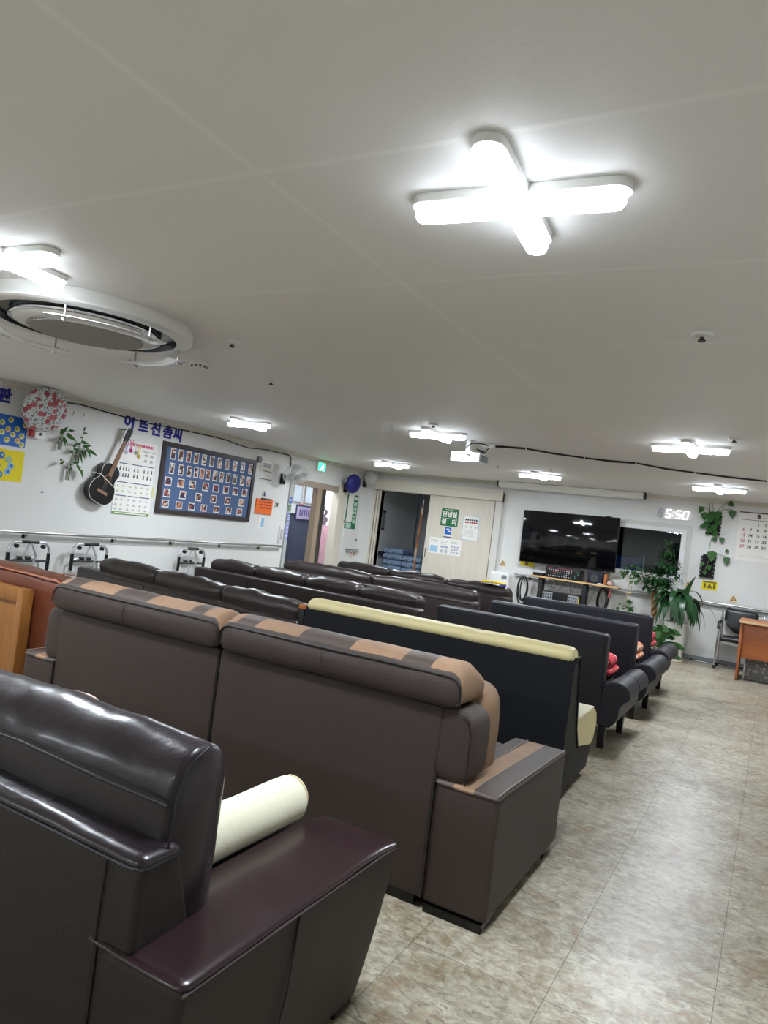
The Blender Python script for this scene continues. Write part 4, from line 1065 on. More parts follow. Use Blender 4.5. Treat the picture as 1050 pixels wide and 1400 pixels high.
# foam letters
def letter(ch, a, b, size, lab, group=None, bold=0.0065):
    f = Flat('L'); f.text(ch, a, b, size, 0.005, 0, bold, depth=0.005)
    return tag(f.build('foam_letter', M_blueink), lab, 'letter', group)
hang = '어르신솜씨'
la = [6.03, 6.25, 6.46, 6.66, 6.84]; lb = [2.30, 2.285, 2.285, 2.285, 2.275]
for ch, a, b, wd in zip(hang, la, lb, ('first', 'second', 'third', 'fourth', 'last')):
    letter(ch, a, b, 0.18, 'blue foam Hangul letter, %s of the five above the photo board' % wd, 'blue wall letters above the photo board')
letter('판', 4.42, 2.275, 0.155, 'lone blue foam Hangul letter at the left edge above the chick picture')

# pictures at the left edge
f = Flat('L'); f.rect(4.18, 4.71, 1.78, 2.095, 0, 0.006, 0)
rs = random.Random(3)
chicks = [(4.69, 2.02), (4.60, 1.965), (4.66, 1.90), (4.52, 2.05), (4.50, 1.95), (4.56, 1.90), (4.43, 2.01), (4.44, 1.91), (4.62, 1.845), (4.50, 1.84), (4.67, 1.81), (4.34, 2.04), (4.30, 1.92), (4.36, 1.84), (4.24, 1.98), (4.22, 1.86), (4.40, 1.81)]
for i, (a, b) in enumerate(chicks):
    f.disc(a, b, 0.030, 0.030, 0.006, 0.008, 1 if i % 4 else 2, 12); f.disc(a - 0.008, b + 0.004, 0.016, 0.018, 0.008, 0.009, 3, 9); f.disc(a + 0.014, b + 0.006, 0.006, 0.006, 0.008, 0.0095, 4, 6)
tag(f.build('poster', [M_blue, mat('pale_lime_print', 'dfe0a0', 0.6), mat('peach_print', 'f0c4a0', 0.6), mat('leaf_print', '9aa83c', 0.6), M_orange]), 'blue picture dotted with pale chicks at the left edge', 'picture')
f = Flat('L'); f.rect(4.20, 4.72, 1.415, 1.74, 0, 0.006, 0)
ring = [(4.42 + 0.16 * math.cos(R(v)), 1.575 + 0.105 * math.sin(R(v))) for v in range(0, 360, 36)]
for i, (a, b) in enumerate(ring):
    f.disc(a, b, 0.036, 0.036, 0.006, 0.008, 1 + i % 3, 11); f.disc(a + 0.006, b, 0.017, 0.017, 0.008, 0.009, 2 + (i + 1) % 3, 9)
f.disc(4.42, 1.58, 0.045, 0.04, 0.006, 0.008, 4, 12); f.rect(4.37, 4.47, 1.555, 1.575, 0.006, 0.0085, 3)
tag(f.build('poster', [M_yellow, M_cyan, mat('green_teal_print', '8cbf9c', 0.6), M_blue, mat('tan_print', 'c9b49a', 0.6)]), 'yellow picture with a ring of small animal heads at the left edge', 'picture')
# alarm bell box
t = thing('alarm_box', 'small red and white call alarm box beside the chick picture', 'alarm', (XL, 4.79, 1.92))
Flat('L').rect(4.735, 4.81, 1.92, 2.05, 0, 0.045).build('base', M_red, t)
Flat('L').rect(4.775, 4.89, 1.905, 2.02, 0.045, 0.06).build('cover', M_white, t)
f = Flat('L'); f.disc(4.835, 1.955, 0.016, 0.016, 0.06, 0.068, 0, 12); f.build('button', M_dgrey, t)
# floral covered fan
def wall_fan(name, label, X_, Y_, Z_, direction, cover=None, rad=0.22):
    t = thing(name, label, 'fan', (XL, Y_, Z_))
    d = Vector(direction).normalized()
    c = Vector((X_, Y_, Z_))
    rot = d.to_track_quat('Z', 'Y').to_matrix()
    # bracket and motor
    wy = Y_ - d.y * 0.22
    MB().rbox(XL + 0.0005, XL + 0.05, wy - 0.045, wy + 0.045, Z_ - 0.17, Z_ + 0.0, r=0.01).build('wall_bracket', M_black, t)
    hub = c - d * 0.10
    MB().tube([(XL + 0.05, wy, Z_ - 0.09), (XL + 0.13, wy + d.y * 0.05, Z_ - 0.08), tuple(hub)], 0.02, 10).build('neck', M_white, t)
    MB().lathe([(0.03, -0.10), (0.055, -0.08), (0.06, -0.02), (0.05, 0.0)], hub, 20, xf=rot).build('motor', M_white, t)
    if cover:
        prof = [(0.05, -0.075), (rad * 0.75, -0.07), (rad * 0.97, -0.035), (rad, 0.0), (rad * 0.97, 0.03), (rad * 0.80, 0.055), (rad * 0.45, 0.07), (0.0, 0.075)]
        q = MB().lathe(prof, c, 40, xf=rot)
        for v in q.bm.verts:
            v.co += noise.noise_vector(v.co * 14) * 0.006
        q.build('dust_cover', cover, t)
        q = MB()
        q.tube([c + rot @ Vector((rad * math.cos(R(a)) * 0.985, rad * math.sin(R(a)) * 0.985, -0.02 + 0.004 * math.sin(R(a * 9)))) for a in range(0, 360, 12)], 0.007, 6, closed=True)
        q.build('gathered_hem', cover, t)
    else:
        q = MB()
        for k in range(36):
            a = R(10 * k); ca, sa = math.cos(a), math.sin(a)
            q.tube([c + rot @ Vector((rr * ca, rr * sa, zz)) for rr, zz in ((0.04, 0.06), (rad * 0.6, 0.055), (rad * 0.92, 0.03), (rad, 0.0), (rad * 0.9, -0.04), (rad * 0.4, -0.06))], 0.003, 4, cap=False)
        for rr, zz in ((rad, 0.0), (rad * 0.7, 0.052), (rad * 0.4, 0.059)):
            q.tube([c + rot @ Vector((rr * math.cos(R(a)), rr * math.sin(R(a)), zz)) for a in range(0, 360, 12)], 0.0055, 5, closed=True)
        q.build('guard', M_whitemetal, t)
        MB().lathe([(0.045, 0.052), (0.045, 0.066), (0.03, 0.07), (0.0, 0.071)], c, 18, xf=rot).build('badge', M_lightgrey, t)
        for k in range(3):
            bl = MB(); pts = []
            rows = []
            for i in range(6):
                rr = 0.03 + (rad * 0.85 - 0.03) * i / 5
                wv = 0.35 + 0.35 * math.sin(math.pi * i / 5)
                rows.append([bl._v(c + rot @ Vector((rr * math.cos(R(120 * k) + wv * s_), rr * math.sin(R(120 * k) + wv * s_), -0.01 + 0.02 * s_))) for s_ in (-1, 0, 1)])
            for a, b in zip(rows, rows[1:]):
                for j in range(2): bl._f([a[j], a[j + 1], b[j + 1], b[j]])
            bl.build('blade', mat('clear_blade', 'c8d4d4', 0.25), t)
    return t
M_floral = spotted_material('rose_print_cover', 'cfd2d2', ['a8525a', 'b8646c', 'a04a52'], 13, 0.40, 0.6, (44, 0.36, '5a6a72'))
wall_fan('wall_fan', 'wall fan in a rose-printed dust cover at the left edge', -6.85, 4.745, 2.205, (1, 0.0, -0.25), M_floral, 0.243)
wall_fan('wall_fan', 'white wall fan with a bare wire guard beside the left doorway', -6.72, 9.10, 2.06, (0.50, -0.30, -0.65), None, 0.215)
wall_fan('wall_fan', 'wall fan in a dark blue bag near the corner by the sliding door', -6.85, 11.02, 2.115, (1, -0.15, -0.2), mat('blue_bag_cloth', '1e1f6e', 0.5), 0.175)
wall_fan('wall_fan', 'grey round fan high in the corner left of the sliding door', -6.80, 11.55, 2.28, (0.5, -0.8, -0.2), None, 0.125)
# glass tube vases with cuttings
def tube_vase(a, b0, b1, lab, leaves):
    t = thing('tube_vase', lab, 'vase', (XL, a, b0), group='glass tube vases on the left wall')
    X_ = XL + 0.05
    MB().lathe([(0.0, b0), (0.020, b0 + 0.004), (0.021, b0 + 0.02), (0.021, b1), (0.018, b1), (0.018, b0 + 0.02)], (X_, a, 0), 14, cap=False).build('glass_tube', M_glass, t)
    Flat('L').rect(a - 0.008, a + 0.008, b1 - 0.06, b1 - 0.03, 0.0, 0.03).build('holder', M_steel, t)
    MB().lathe([(0.0, b0 + 0.006), (0.017, b0 + 0.008), (0.017, b0 + (b1 - b0) * 0.55), (0.0, b0 + (b1 - b0) * 0.55)], (X_, a, 0), 12, cap=False).build('water', glass_material('water_tint', 'dfe6d8'), t)
    q = MB()
    for (pts) in leaves['stems']: q.tube([(X_ + p[2], p[0], p[1]) for p in pts], 0.0035, 5)
    st = q.build('stem', M_stem, t)
    q = MB()
    for (y, z, dy, dz, L_) in leaves['leaves']:
        q.leaf((X_ + 0.01, y, z), (0.35, dy, dz), L_, L_ * 0.5, 0.5, side=(0.5, dz, -dy), fold=0.1)
    q.build('foliage', M_leaf, st)
tube_vase(5.09, 1.82, 1.95, 'glass tube vase with a leafy cutting, right below the floral fan', dict(
    stems=[[(5.09, 1.84, 0), (5.09, 1.95, 0), (5.12, 2.03, .01), (5.17, 2.05, .02)], [(5.09, 1.9, 0), (5.08, 2.0, .01), (5.09, 2.06, .02)]],
    leaves=[(5.14, 2.0, 1, -0.1, 0.14), (5.09, 2.0, -0.4, 0.8, 0.09), (5.1, 1.97, 0.8, -0.6, 0.10), (5.1, 2.03, 0.3, 1, 0.08), (5.08, 1.96, -0.6, -0.5, 0.08), (5.17, 2.05, 0.8, 0.5, 0.07), (5.11, 1.95, 0.5, -0.9, 0.09)]))
tube_vase(5.235, 1.50, 1.69, 'lowest glass tube vase, its cutting spreading to both sides', dict(
    stems=[[(5.235, 1.52, 0), (5.235, 1.68, 0), (5.25, 1.80, .02), (5.26, 1.88, .02)], [(5.235, 1.68, 0), (5.17, 1.705, .02), (5.12, 1.70, .03)], [(5.235, 1.67, 0), (5.30, 1.70, .03), (5.37, 1.66, .04)]],
    leaves=[(5.16, 1.70, -1, -0.1, 0.10), (5.13, 1.71, -0.6, 0.5, 0.06), (5.25, 1.82, -0.7, 0.4, 0.07), (5.26, 1.86, 0.8, 0.2, 0.07), (5.26, 1.88, 0.1, 1, 0.06), (5.32, 1.69, 0.7, -0.7, 0.11), (5.38, 1.65, 0.4, -1, 0.12), (5.24, 1.66, 0.6, -0.8, 0.08), (5.28, 1.70, 0.7, 0.6, 0.07)]))
tube_vase(5.33, 1.69, 1.83, 'upper right glass tube vase with a tall bushy cutting, beside the guitar', dict(
    stems=[[(5.33, 1.7, 0), (5.33, 1.84, 0), (5.35, 2.0, .02), (5.36, 2.10, .02)], [(5.33, 1.82, 0), (5.40, 1.90, .03), (5.47, 1.86, .04)]],
    leaves=[(5.34, 1.92, -0.8, 0.3, 0.10), (5.35, 1.95, 0.9, 0.3, 0.09), (5.35, 2.0, -0.7, 0.5, 0.05), (5.36, 2.05, 0.7, 0.6, 0.05), (5.36, 2.09, 0, 1, 0.05), (5.38, 1.90, 0.7, 0.6, 0.10), (5.42, 1.90, 0.6, -0.8, 0.13), (5.46, 1.87, 0.9, -0.1, 0.12), (5.33, 1.86, -0.9, -0.2, 0.11), (5.40, 1.88, 0.2, -1, 0.12), (5.36, 1.86, 0.5, -0.8, 0.11), (5.34, 1.82, 0.4, -0.9, 0.12)]))
for i, a in enumerate((5.25, 5.38)):
    tag(Flat('L').rect(a - 0.012, a + 0.012, 2.225, 2.25, 0, 0.004).poly([(a - 0.008, 2.25), (a + 0.008, 2.25), (a, 2.29)], 0, 0.018).build('adhesive_hook', M_white), ('left' if i == 0 else 'right') + ' of two small white hooks on the wall right of the floral fan', 'hook', 'white adhesive hooks')
tag(Flat('L').rect(4.97, 5.0, 1.33, 1.35, 0, 0.004).build('wall_plug', M_grey), 'small grey plug in the left wall below the tube vases', 'plug')

# guitar
GP = (5.665, 1.43); GA = R(-21)
def G(): return Flat('L', base=0.03, rot=GA, piv=GP)
t = thing('acoustic_guitar', 'black acoustic guitar hanging tilted on the left wall', 'guitar', (XL, GP[0], 1.25))
def bodyline(grow=0.0):
    key = [(0, -0.17), (0.10, -0.158), (0.165, -0.10), (0.183, -0.03), (0.165, 0.05), (0.125, 0.11), (0.112, 0.15), (0.125, 0.21), (0.128, 0.25), (0.10, 0.30), (0.05, 0.325), (0.0, 0.328)]
    def cr(p0, p1, p2, p3, u):
        return tuple(0.5 * (2 * p1[i] + (p2[i] - p0[i]) * u + (2 * p0[i] - 5 * p1[i] + 4 * p2[i] - p3[i]) * u * u + (3 * p1[i] - p0[i] - 3 * p2[i] + p3[i]) * u ** 3) for i in (0, 1))
    half = []
    for i in range(len(key) - 1):
        p0 = key[i - 1] if i else (-key[1][0], key[1][1]); p3 = key[i + 2] if i + 2 < len(key) else (-key[-2][0], key[-2][1])
        for u in range(4): half.append(cr(p0, key[i], key[i + 1], p3, u / 4))
    half.append(key[-1])
    full = half + [(-a, b) for a, b in reversed(half[1:-1])]
    return [(GP[0] + a * (1 + grow), GP[1] + 0.02 + b * (1 + grow * 0.6)) for a, b in full]
f = G(); f.poly(bodyline(), 0.0, 0.092); f.build('body', mat('guitar_black', '07070b', 0.22, coat=0.3), t)
f = G(); bl = bodyline(); f.tube([f.P(a, b, 0.0925) for a, b in bl], 0.0028, 5, closed=True); f.build('binding', M_paper, t)
f = G(); f.disc(GP[0], GP[1] + 0.155, 0.050, 0.050, 0.092, 0.0935, 0, 28); f.disc(GP[0], GP[1] + 0.155, 0.042, 0.042, 0.0935, 0.0945, 1, 28); f.build('sound_hole', [M_stick, M_blackgloss], t)
f = G(); f.rect(GP[0] - 0.075, GP[0] + 0.075, GP[1] - 0.028, GP[1] + 0.006, 0.092, 0.102); f.build('bridge', mat('rosewood', '8d6c54', 0.5), t)
f = G(); f.poly([(GP[0] - 0.029, GP[1] + 0.20), (GP[0] + 0.029, GP[1] + 0.20), (GP[0] + 0.022, GP[1] + 0.66), (GP[0] - 0.022, GP[1] + 0.66)], 0.085, 0.103); f.build('neck', mat('neck_wood', '8f6b50', 0.45), t)
f = G(); f.poly([(GP[0] - 0.024, GP[1] + 0.66), (GP[0] + 0.024, GP[1] + 0.66), (GP[0] + 0.036, GP[1] + 0.72), (GP[0] + 0.032, GP[1] + 0.84), (GP[0] - 0.032, GP[1] + 0.84), (GP[0] - 0.036, GP[1] + 0.72)], 0.08, 0.098); hs = f.build('headstock', M_black, t)
for s_ in (-1, 1):
    for k in range(3):
        f = G(); f.rect(GP[0] + s_ * 0.033, GP[0] + s_ * 0.06, GP[1] + 0.715 + 0.045 * k, GP[1] + 0.735 + 0.045 * k, 0.08, 0.092) if s_ > 0 else f.rect(GP[0] - 0.06, GP[0] - 0.033, GP[1] + 0.715 + 0.045 * k, GP[1] + 0.735 + 0.045 * k, 0.08, 0.092)
        f.build('tuning_peg', M_steel, hs)
for k in range(6):
    f = G(); x = -0.02 + 0.008 * k
    f.tube([f.P(GP[0] + x * 1.3, GP[1] - 0.01, 0.104), f.P(GP[0] + x, GP[1] + 0.40, 0.107), f.P(GP[0] + x * 0.85, GP[1] + 0.68, 0.106)], 0.0007, 4); f.build('string', M_steel, t)
f = G(); f.tube([f.P(GP[0] - 0.19, GP[1] + 0.15, 0.02), f.P(GP[0] - 0.12, GP[1] + 0.165, 0.10), f.P(GP[0], GP[1] + 0.135, 0.108), f.P(GP[0] + 0.13, GP[1] + 0.115, 0.09)], 0.0045, 6); f.build('strap_cord', M_paper, t)
MB().tube([(XL + 0.001, 5.93, 2.20), (XL + 0.07, 5.935, 2.20), (XL + 0.13, 5.94, 2.21)], 0.006, 6).build('wall_hanger', M_black, t)

# exercise chart
f = Flat('L', base=0.003); CA0, CA1, CB0, CB1 = 5.93, 6.515, 1.175, 2.095
f.rect(CA0, CA1, CB0, CB1, 0, 0.004, 0)
def cu_(u): return CA0 + (CA1 - CA0) * u
def cv_(v): return CB1 - (CB1 - CB0) * v
f.rect(cu_(0), cu_(1), cv_(1.0), cv_(0.965), 0.004, 0.0055, 1)
f.rect(cu_(0.08), cu_(0.92), cv_(0.990), cv_(0.975), 0.0055, 0.0065, 0)
f.rect(cu_(0.10), cu_(0.92), cv_(0.075), cv_(0.03), 0.004, 0.0055, 2)
for i in range(11): f.rect(cu_(0.12 + 0.07 * i), cu_(0.165 + 0.07 * i), cv_(0.068), cv_(0.037), 0.0055, 0.0062, 3)
f.rect(cu_(0.62), cu_(0.97), cv_(0.125), cv_(0.117), 0.004, 0.0055, 4)
for (v) in (0.315, 0.565, 0.745):
    for u in (0.04, 0.37, 0.68): f.rect(cu_(u), cu_(u + 0.28), cv_(v + 0.011), cv_(v), 0.004, 0.0055, 5)
rs = random.Random(11)
for v, mi_ in ((0.17, 7), (0.245, 7)):
    for u in (0.72, 0.88): f.disc(cu_(u), cv_(v), 0.028, 0.020, 0.004, 0.0055, mi_, 10)
for v, mi_ in ((0.385, 6), (0.47, 6)):
    for u in (0.08, 0.17, 0.24, 0.31, 0.46, 0.55, 0.72, 0.83, 0.93):
        f.poly([(cu_(u) - 0.012, cv_(v + 0.03)), (cu_(u) + 0.012, cv_(v + 0.03)), (cu_(u) + 0.008, cv_(v)), (cu_(u) + 0.004, cv_(v - 0.025)), (cu_(u) - 0.006, cv_(v - 0.02))], 0.004, 0.0055, mi_)
for v, mi_ in ((0.62, 8), (0.69, 8), (0.80, 7), (0.87, 7), (0.93, 7)):
    for u in (0.08, 0.22, 0.40, 0.55, 0.72, 0.88):
        f.poly([(cu_(u) - 0.025, cv_(v + 0.012)), (cu_(u) + 0.022, cv_(v + 0.012)), (cu_(u) + 0.01, cv_(v - 0.004)), (cu_(u) - 0.004, cv_(v - 0.018))], 0.004, 0.0055, mi_)
for v in (0.27, 0.285, 0.30): f.rect(cu_(0.1), cu_(0.9), cv_(v + 0.003), cv_(v), 0.004, 0.005, 9)
tag(f.build('exercise_chart', [M_paper, mat('chart_green', '6f9a3c', 0.6), mat('chart_rose', 'eec3cc', 0.6), mat('chart_magenta', 'c8486e', 0.6), mat('chart_teal', '5c8a80', 0.6), mat('chart_navy', '223a62', 0.6), mat('chart_figures', '54545a', 0.6), mat('chart_grey', 'b4b4b6', 0.6), mat('chart_pale_green', 'b9c49a', 0.6), mat('chart_line', 'd2d2d0', 0.6)]), 'white exercise chart with small figures between the guitar and the photo board', 'poster')
tag(Flat('L').rect(6.525, 6.555, 1.42, 1.56, 0, 0.003).build('paper_slip', mat('pale_yellow_paper', 'd8d69a', 0.6)), 'narrow pale yellow slip at the right edge of the exercise chart', 'paper')
for i, (a, b, c1) in enumerate(((6.03, 1.96, 'b7b3c6'), (6.10, 1.99, '9c2f6e'), (6.18, 1.975, '8f8c84'), (6.23, 1.935, 'b08c3a'))):
    t = thing('medal', ['silver-blue medal', 'magenta medal', 'grey medal', 'gold medal'][i] + ' hanging in front of the exercise chart', 'medal', (XL, a, b), group='medals on the exercise chart')
    f = Flat('L'); f.disc(a, b - 0.022, 0.026, 0.026, 0.010, 0.014, 0, 16); f.disc(a, b - 0.022, 0.015, 0.015, 0.014, 0.016, 0, 12); f.build('disc', mat('medal_%d' % i, c1, 0.3, metal=0.7), t)
    f = Flat('L'); f.poly([(a - 0.006, b), (a + 0.006, b), (a + 0.03, b + 0.11), (a + 0.015, b + 0.11), (a, b + 0.02), (a - 0.015, b + 0.11), (a - 0.03, b + 0.11)], 0.008, 0.010); f.build('ribbon', [mat('ribbon_%d' % i, ('a8a4d0', 'd87a98', 'd9d6d0', 'e0cf8a')[i], 0.6)], t)

# photo board
PA0, PA1, PB0, PB1 = 6.60, 8.47, 1.235, 2.175
t = thing('photo_board', 'large blue photo board in a dark brown frame full of snapshots', 'photo board', (XL, 7.535, PB0))
for (a0, a1, b0, b1) in ((PA0, PA1, PB1 - 0.06, PB1), (PA0, PA1, PB0, PB0 + 0.06), (PA0, PA0 + 0.06, PB0 + 0.06, PB1 - 0.06), (PA1 - 0.06, PA1, PB0 + 0.06, PB1 - 0.06)):
    Flat('L').rect(a0, a1, b0, b1, 0, 0.035).build('frame_bar', wood_material('dark_frame_wood', '2e2426', '3b2e2e', 0.45), t) if 'dark_frame_wood' not in bpy.data.materials else Flat('L').rect(a0, a1, b0, b1, 0, 0.035).build('frame_bar', bpy.data.materials['dark_frame_wood'], t)
Flat('L').rect(PA0 + 0.06, PA1 - 0.06, PB0 + 0.06, PB1 - 0.06, 0, 0.018).build('board', mat('slate_blue_felt', '52678e', 0.8), t)
def true_u(fr): return fr * 9.2 / (10.8 - fr * 1.6)
rows = [(0.155, [0.115 + 0.0835 * i for i in range(11)], 0.088, 0.150), (0.36, [0.12, 0.22, 0.307, 0.382, 0.445, 0.51, 0.585, 0.655, 0.727, 0.798, 0.878, 0.945], 0.085, 0.145),
        (0.545, [0.10, 0.235, 0.36, 0.50, 0.61, 0.72, 0.82, 0.92], 0.118, 0.115), (0.71, [0.10, 0.27, 0.44, 0.60, 0.75, 0.90], 0.115, 0.112), (0.86, [0.10, 0.245, 0.38, 0.51, 0.645, 0.775, 0.89], 0.118, 0.10)]
for (v, us, w_, h_) in rows:
    for u in us:
        a = PA0 + (PA1 - PA0) * true_u(u); b = PB1 - (PB1 - PB0) * v
        f = Flat('L'); f.rect(a - w_ / 2, a + w_ / 2, b - h_ / 2, b + h_ / 2, 0.018, 0.020, 0); f.rect(a - w_ / 2 + 0.010, a + w_ / 2 - 0.010, b - h_ / 2 + 0.014, b + h_ / 2 - 0.010, 0.020, 0.021, 1)
        o = f.build('photo', [M_paper, M_photo], t, origin=f.P(a, b, 0.018)); o.location = f.P(a, b, 0.018) - Vector(t.location)
# notices right of the board
f = Flat('L'); f.rect(8.62, 8.90, 1.92, 2.20, 0, 0.012, 0); f.rect(8.66, 8.88, 2.04, 2.05, 0.012, 0.013, 1); f.rect(8.66, 8.84, 1.98, 1.985, 0.012, 0.013, 2); f.rect(8.66, 8.86, 2.10, 2.17, 0.012, 0.013, 2); f.rect(8.62, 8.90, 1.915, 1.925, 0.012, 0.016, 1)
tag(f.build('wall_notice', [M_paper, M_ink, M_lightgrey]), 'white framed notice between the photo board and the wire-guard fan', 'notice')
tag(Flat('L').disc(8.53, 2.20, 0.04, 0.05, 0, 0.05).build('door_bell', M_grey), 'small grey round bell at the top right corner of the photo board', 'bell')
f = Flat('L'); f.rect(8.60, 9.00, 1.375, 1.61, 0, 0.02, 0)
for i in range(5): f.rect(8.70 + 0.055 * i, 8.735 + 0.055 * i, 1.60, 1.625, 0.02, 0.03, 1)
for j in range(3):
    for i in range(6): f.rect(8.69 + 0.047 * i, 8.72 + 0.047 * i, 1.555 - 0.045 * j, 1.575 - 0.045 * j, 0.02, 0.022, 1 if (i + j) % 3 else 2)
tag(f.build('calendar_board', [M_orange, M_ink, M_red]), 'orange month board with dark date tiles left of the doorway', 'calendar')
f = Flat('L'); f.disc(8.78, 1.685, 0.045, 0.05, 0, 0.006, 0); f.disc(8.78, 1.685, 0.036, 0.041, 0.006, 0.007, 1); f.text('6', 8.78, 1.685, 0.075, 0.0085, 2, 0.006)
tag(f.build('number_badge', [M_red, M_paper, M_navyink]), 'round white badge with a number above the orange month board', 'badge')
f = Flat('L'); f.rect(8.72, 8.86, 1.15, 1.34, 0, 0.004, 0); f.rect(8.79, 8.855, 1.17, 1.32, 0.004, 0.005, 1)
tag(f.build('leaflet', [M_paper, M_cyan]), 'small blue and white leaflet below the orange month board', 'leaflet')
for i, (a, b) in enumerate(((9.13, 1.55), (11.18, 1.42))):
    t = thing('wall_switch', ('cream switch plate left of the grey door jamb' if i == 0 else 'cream switch plate right of the left doorway, by the green banner'), 'switch', (XL, a, b))
    Flat('L').rect(a - 0.05, a + 0.05, b - 0.055, b + 0.055, 0, 0.010).build('plate', mat('cream_plate', 'dcd6c4', 0.4), t)
    Flat('L').rect(a - 0.015, a + 0.015, b - 0.03, b + 0.03, 0.010, 0.016).build('rocker', M_dgrey if i == 0 else M_grey, t)
# stickers on the jamb
jf = [(1.60, 1.70, M_blue, 'blue sticker at the top of the strip on the grey door jamb'), (1.47, 1.57, M_green, 'green sticker on the grey door jamb'), (1.30, 1.44, mat('lilac_sticker', '7a86c4', 0.5), 'blue printed sticker in the middle of the jamb strip'), (1.00, 1.27, mat('pale_violet_sticker', '9aa0d8', 0.5), 'long pale violet sticker at the bottom of the jamb strip')]
for b0, b1, m_, lab in jf:
    f = Flat('L', base=0.025); f.rect(9.415, 9.485, b0, b1, 0, 0.003, 0)
    for k in range(3): f.rect(9.43, 9.47, b0 + (b1 - b0) * (0.2 + 0.25 * k), b0 + (b1 - b0) * (0.28 + 0.25 * k), 0.003, 0.004, 1)
    tag(f.build('sticker', [m_, M_paper]), lab, 'sticker', 'stickers on the grey door jamb')
t = thing('intercom', 'slim white handset on the wall above the end of the long handrail', 'handset', (XL, 9.30, 0.95))
Flat('L').rect(9.27, 9.34, 0.95, 1.22, 0, 0.03).build('body', M_white, t); Flat('L').rect(9.285, 9.325, 1.0, 1.17, 0.03, 0.045).build('receiver', M_lightgrey, t)
# exit sign
t = thing('exit_sign', 'small green glowing exit sign above the left doorway', 'sign', (XL, 10.19, 2.22))
Flat('L').rect(10.07, 10.31, 2.225, 2.385, 0, 0.05).build('case', M_white, t)
f = Flat('L'); f.rect(10.09, 10.29, 2.24, 2.37, 0.05, 0.054, 0)
a, b = 10.20, 2.30
f.disc(a + 0.012, b + 0.040, 0.012, 0.012, 0.054, 0.056, 1, 10)
f.poly([(a - 0.012, b - 0.012), (a + 0.012, b - 0.016), (a + 0.02, b + 0.026), (a - 0.006, b + 0.026)], 0.054, 0.056, 1)
f.poly([(a - 0.012, b - 0.01), (a - 0.05, b - 0.035), (a - 0.045, b - 0.048), (a, b - 0.022)], 0.054, 0.056, 1)
f.poly([(a, b - 0.014), (a + 0.014, b - 0.014), (a + 0.04, b - 0.05), (a + 0.026, b - 0.054)], 0.054, 0.056, 1)
f.poly([(a + 0.018, b + 0.022), (a + 0.05, b + 0.004), (a + 0.046, b - 0.006), (a + 0.014, b + 0.008)], 0.054, 0.056, 1)
f.build('lit_panel', [mat('exit_green', '34d08c', 0.4, emit=1.6), mat('exit_white', 'e8fff4', 0.4, emit=2.0)], t)
# green vertical banner by the blue fan
f = Flat('L'); f.rect(11.22, 11.60, 1.29, 1.93, 0, 0.006, 0); f.rect(11.25, 11.44, 1.42, 1.97, 0.006, 0.012, 1); f.rect(11.47, 11.575, 1.40, 1.80, 0.006, 0.008, 2)
f.rect(11.26, 11.44, 1.30, 1.40, 0.006, 0.008, 2); f.rect(11.48, 11.57, 1.84, 1.89, 0.006, 0.008, 1)
for k in range(4): f.rect(11.485, 11.56, 1.47 + k * 0.075, 1.50 + k * 0.075, 0.008, 0.0095, 0)
tag(f.build('banner', [M_green, M_paper, mat('pale_green_print', 'b9d8c6', 0.6)]), 'green and white information banner below the blue-bagged fan', 'banner')
tag(Flat('L').rect(11.13, 11.24, 1.12, 1.27, 0, 0.004).build('paper_slip', M_paper), 'white paper slip on the wall below the green banner', 'paper')
tag(Flat('L').disc(11.70, 1.09, 0.018, 0.018, 0, 0.02).build('door_stop', M_grey), 'small round grey door stop near the sliding door jamb', 'door stop')
f = Flat('L'); f.disc(11.58, 0.80, 0.035, 0.05, 0, 0.004, 0); f.disc(11.58, 0.80, 0.022, 0.034, 0.004, 0.005, 2); f.rect(11.65, 11.72, 0.79, 0.86, 0, 0.004, 1)
tag(f.build('sticker', [M_red, mat('gold_sticker', 'b08a4c', 0.6), M_paper]), 'red and gold sticker low on the wall between the two doorways', 'sticker')

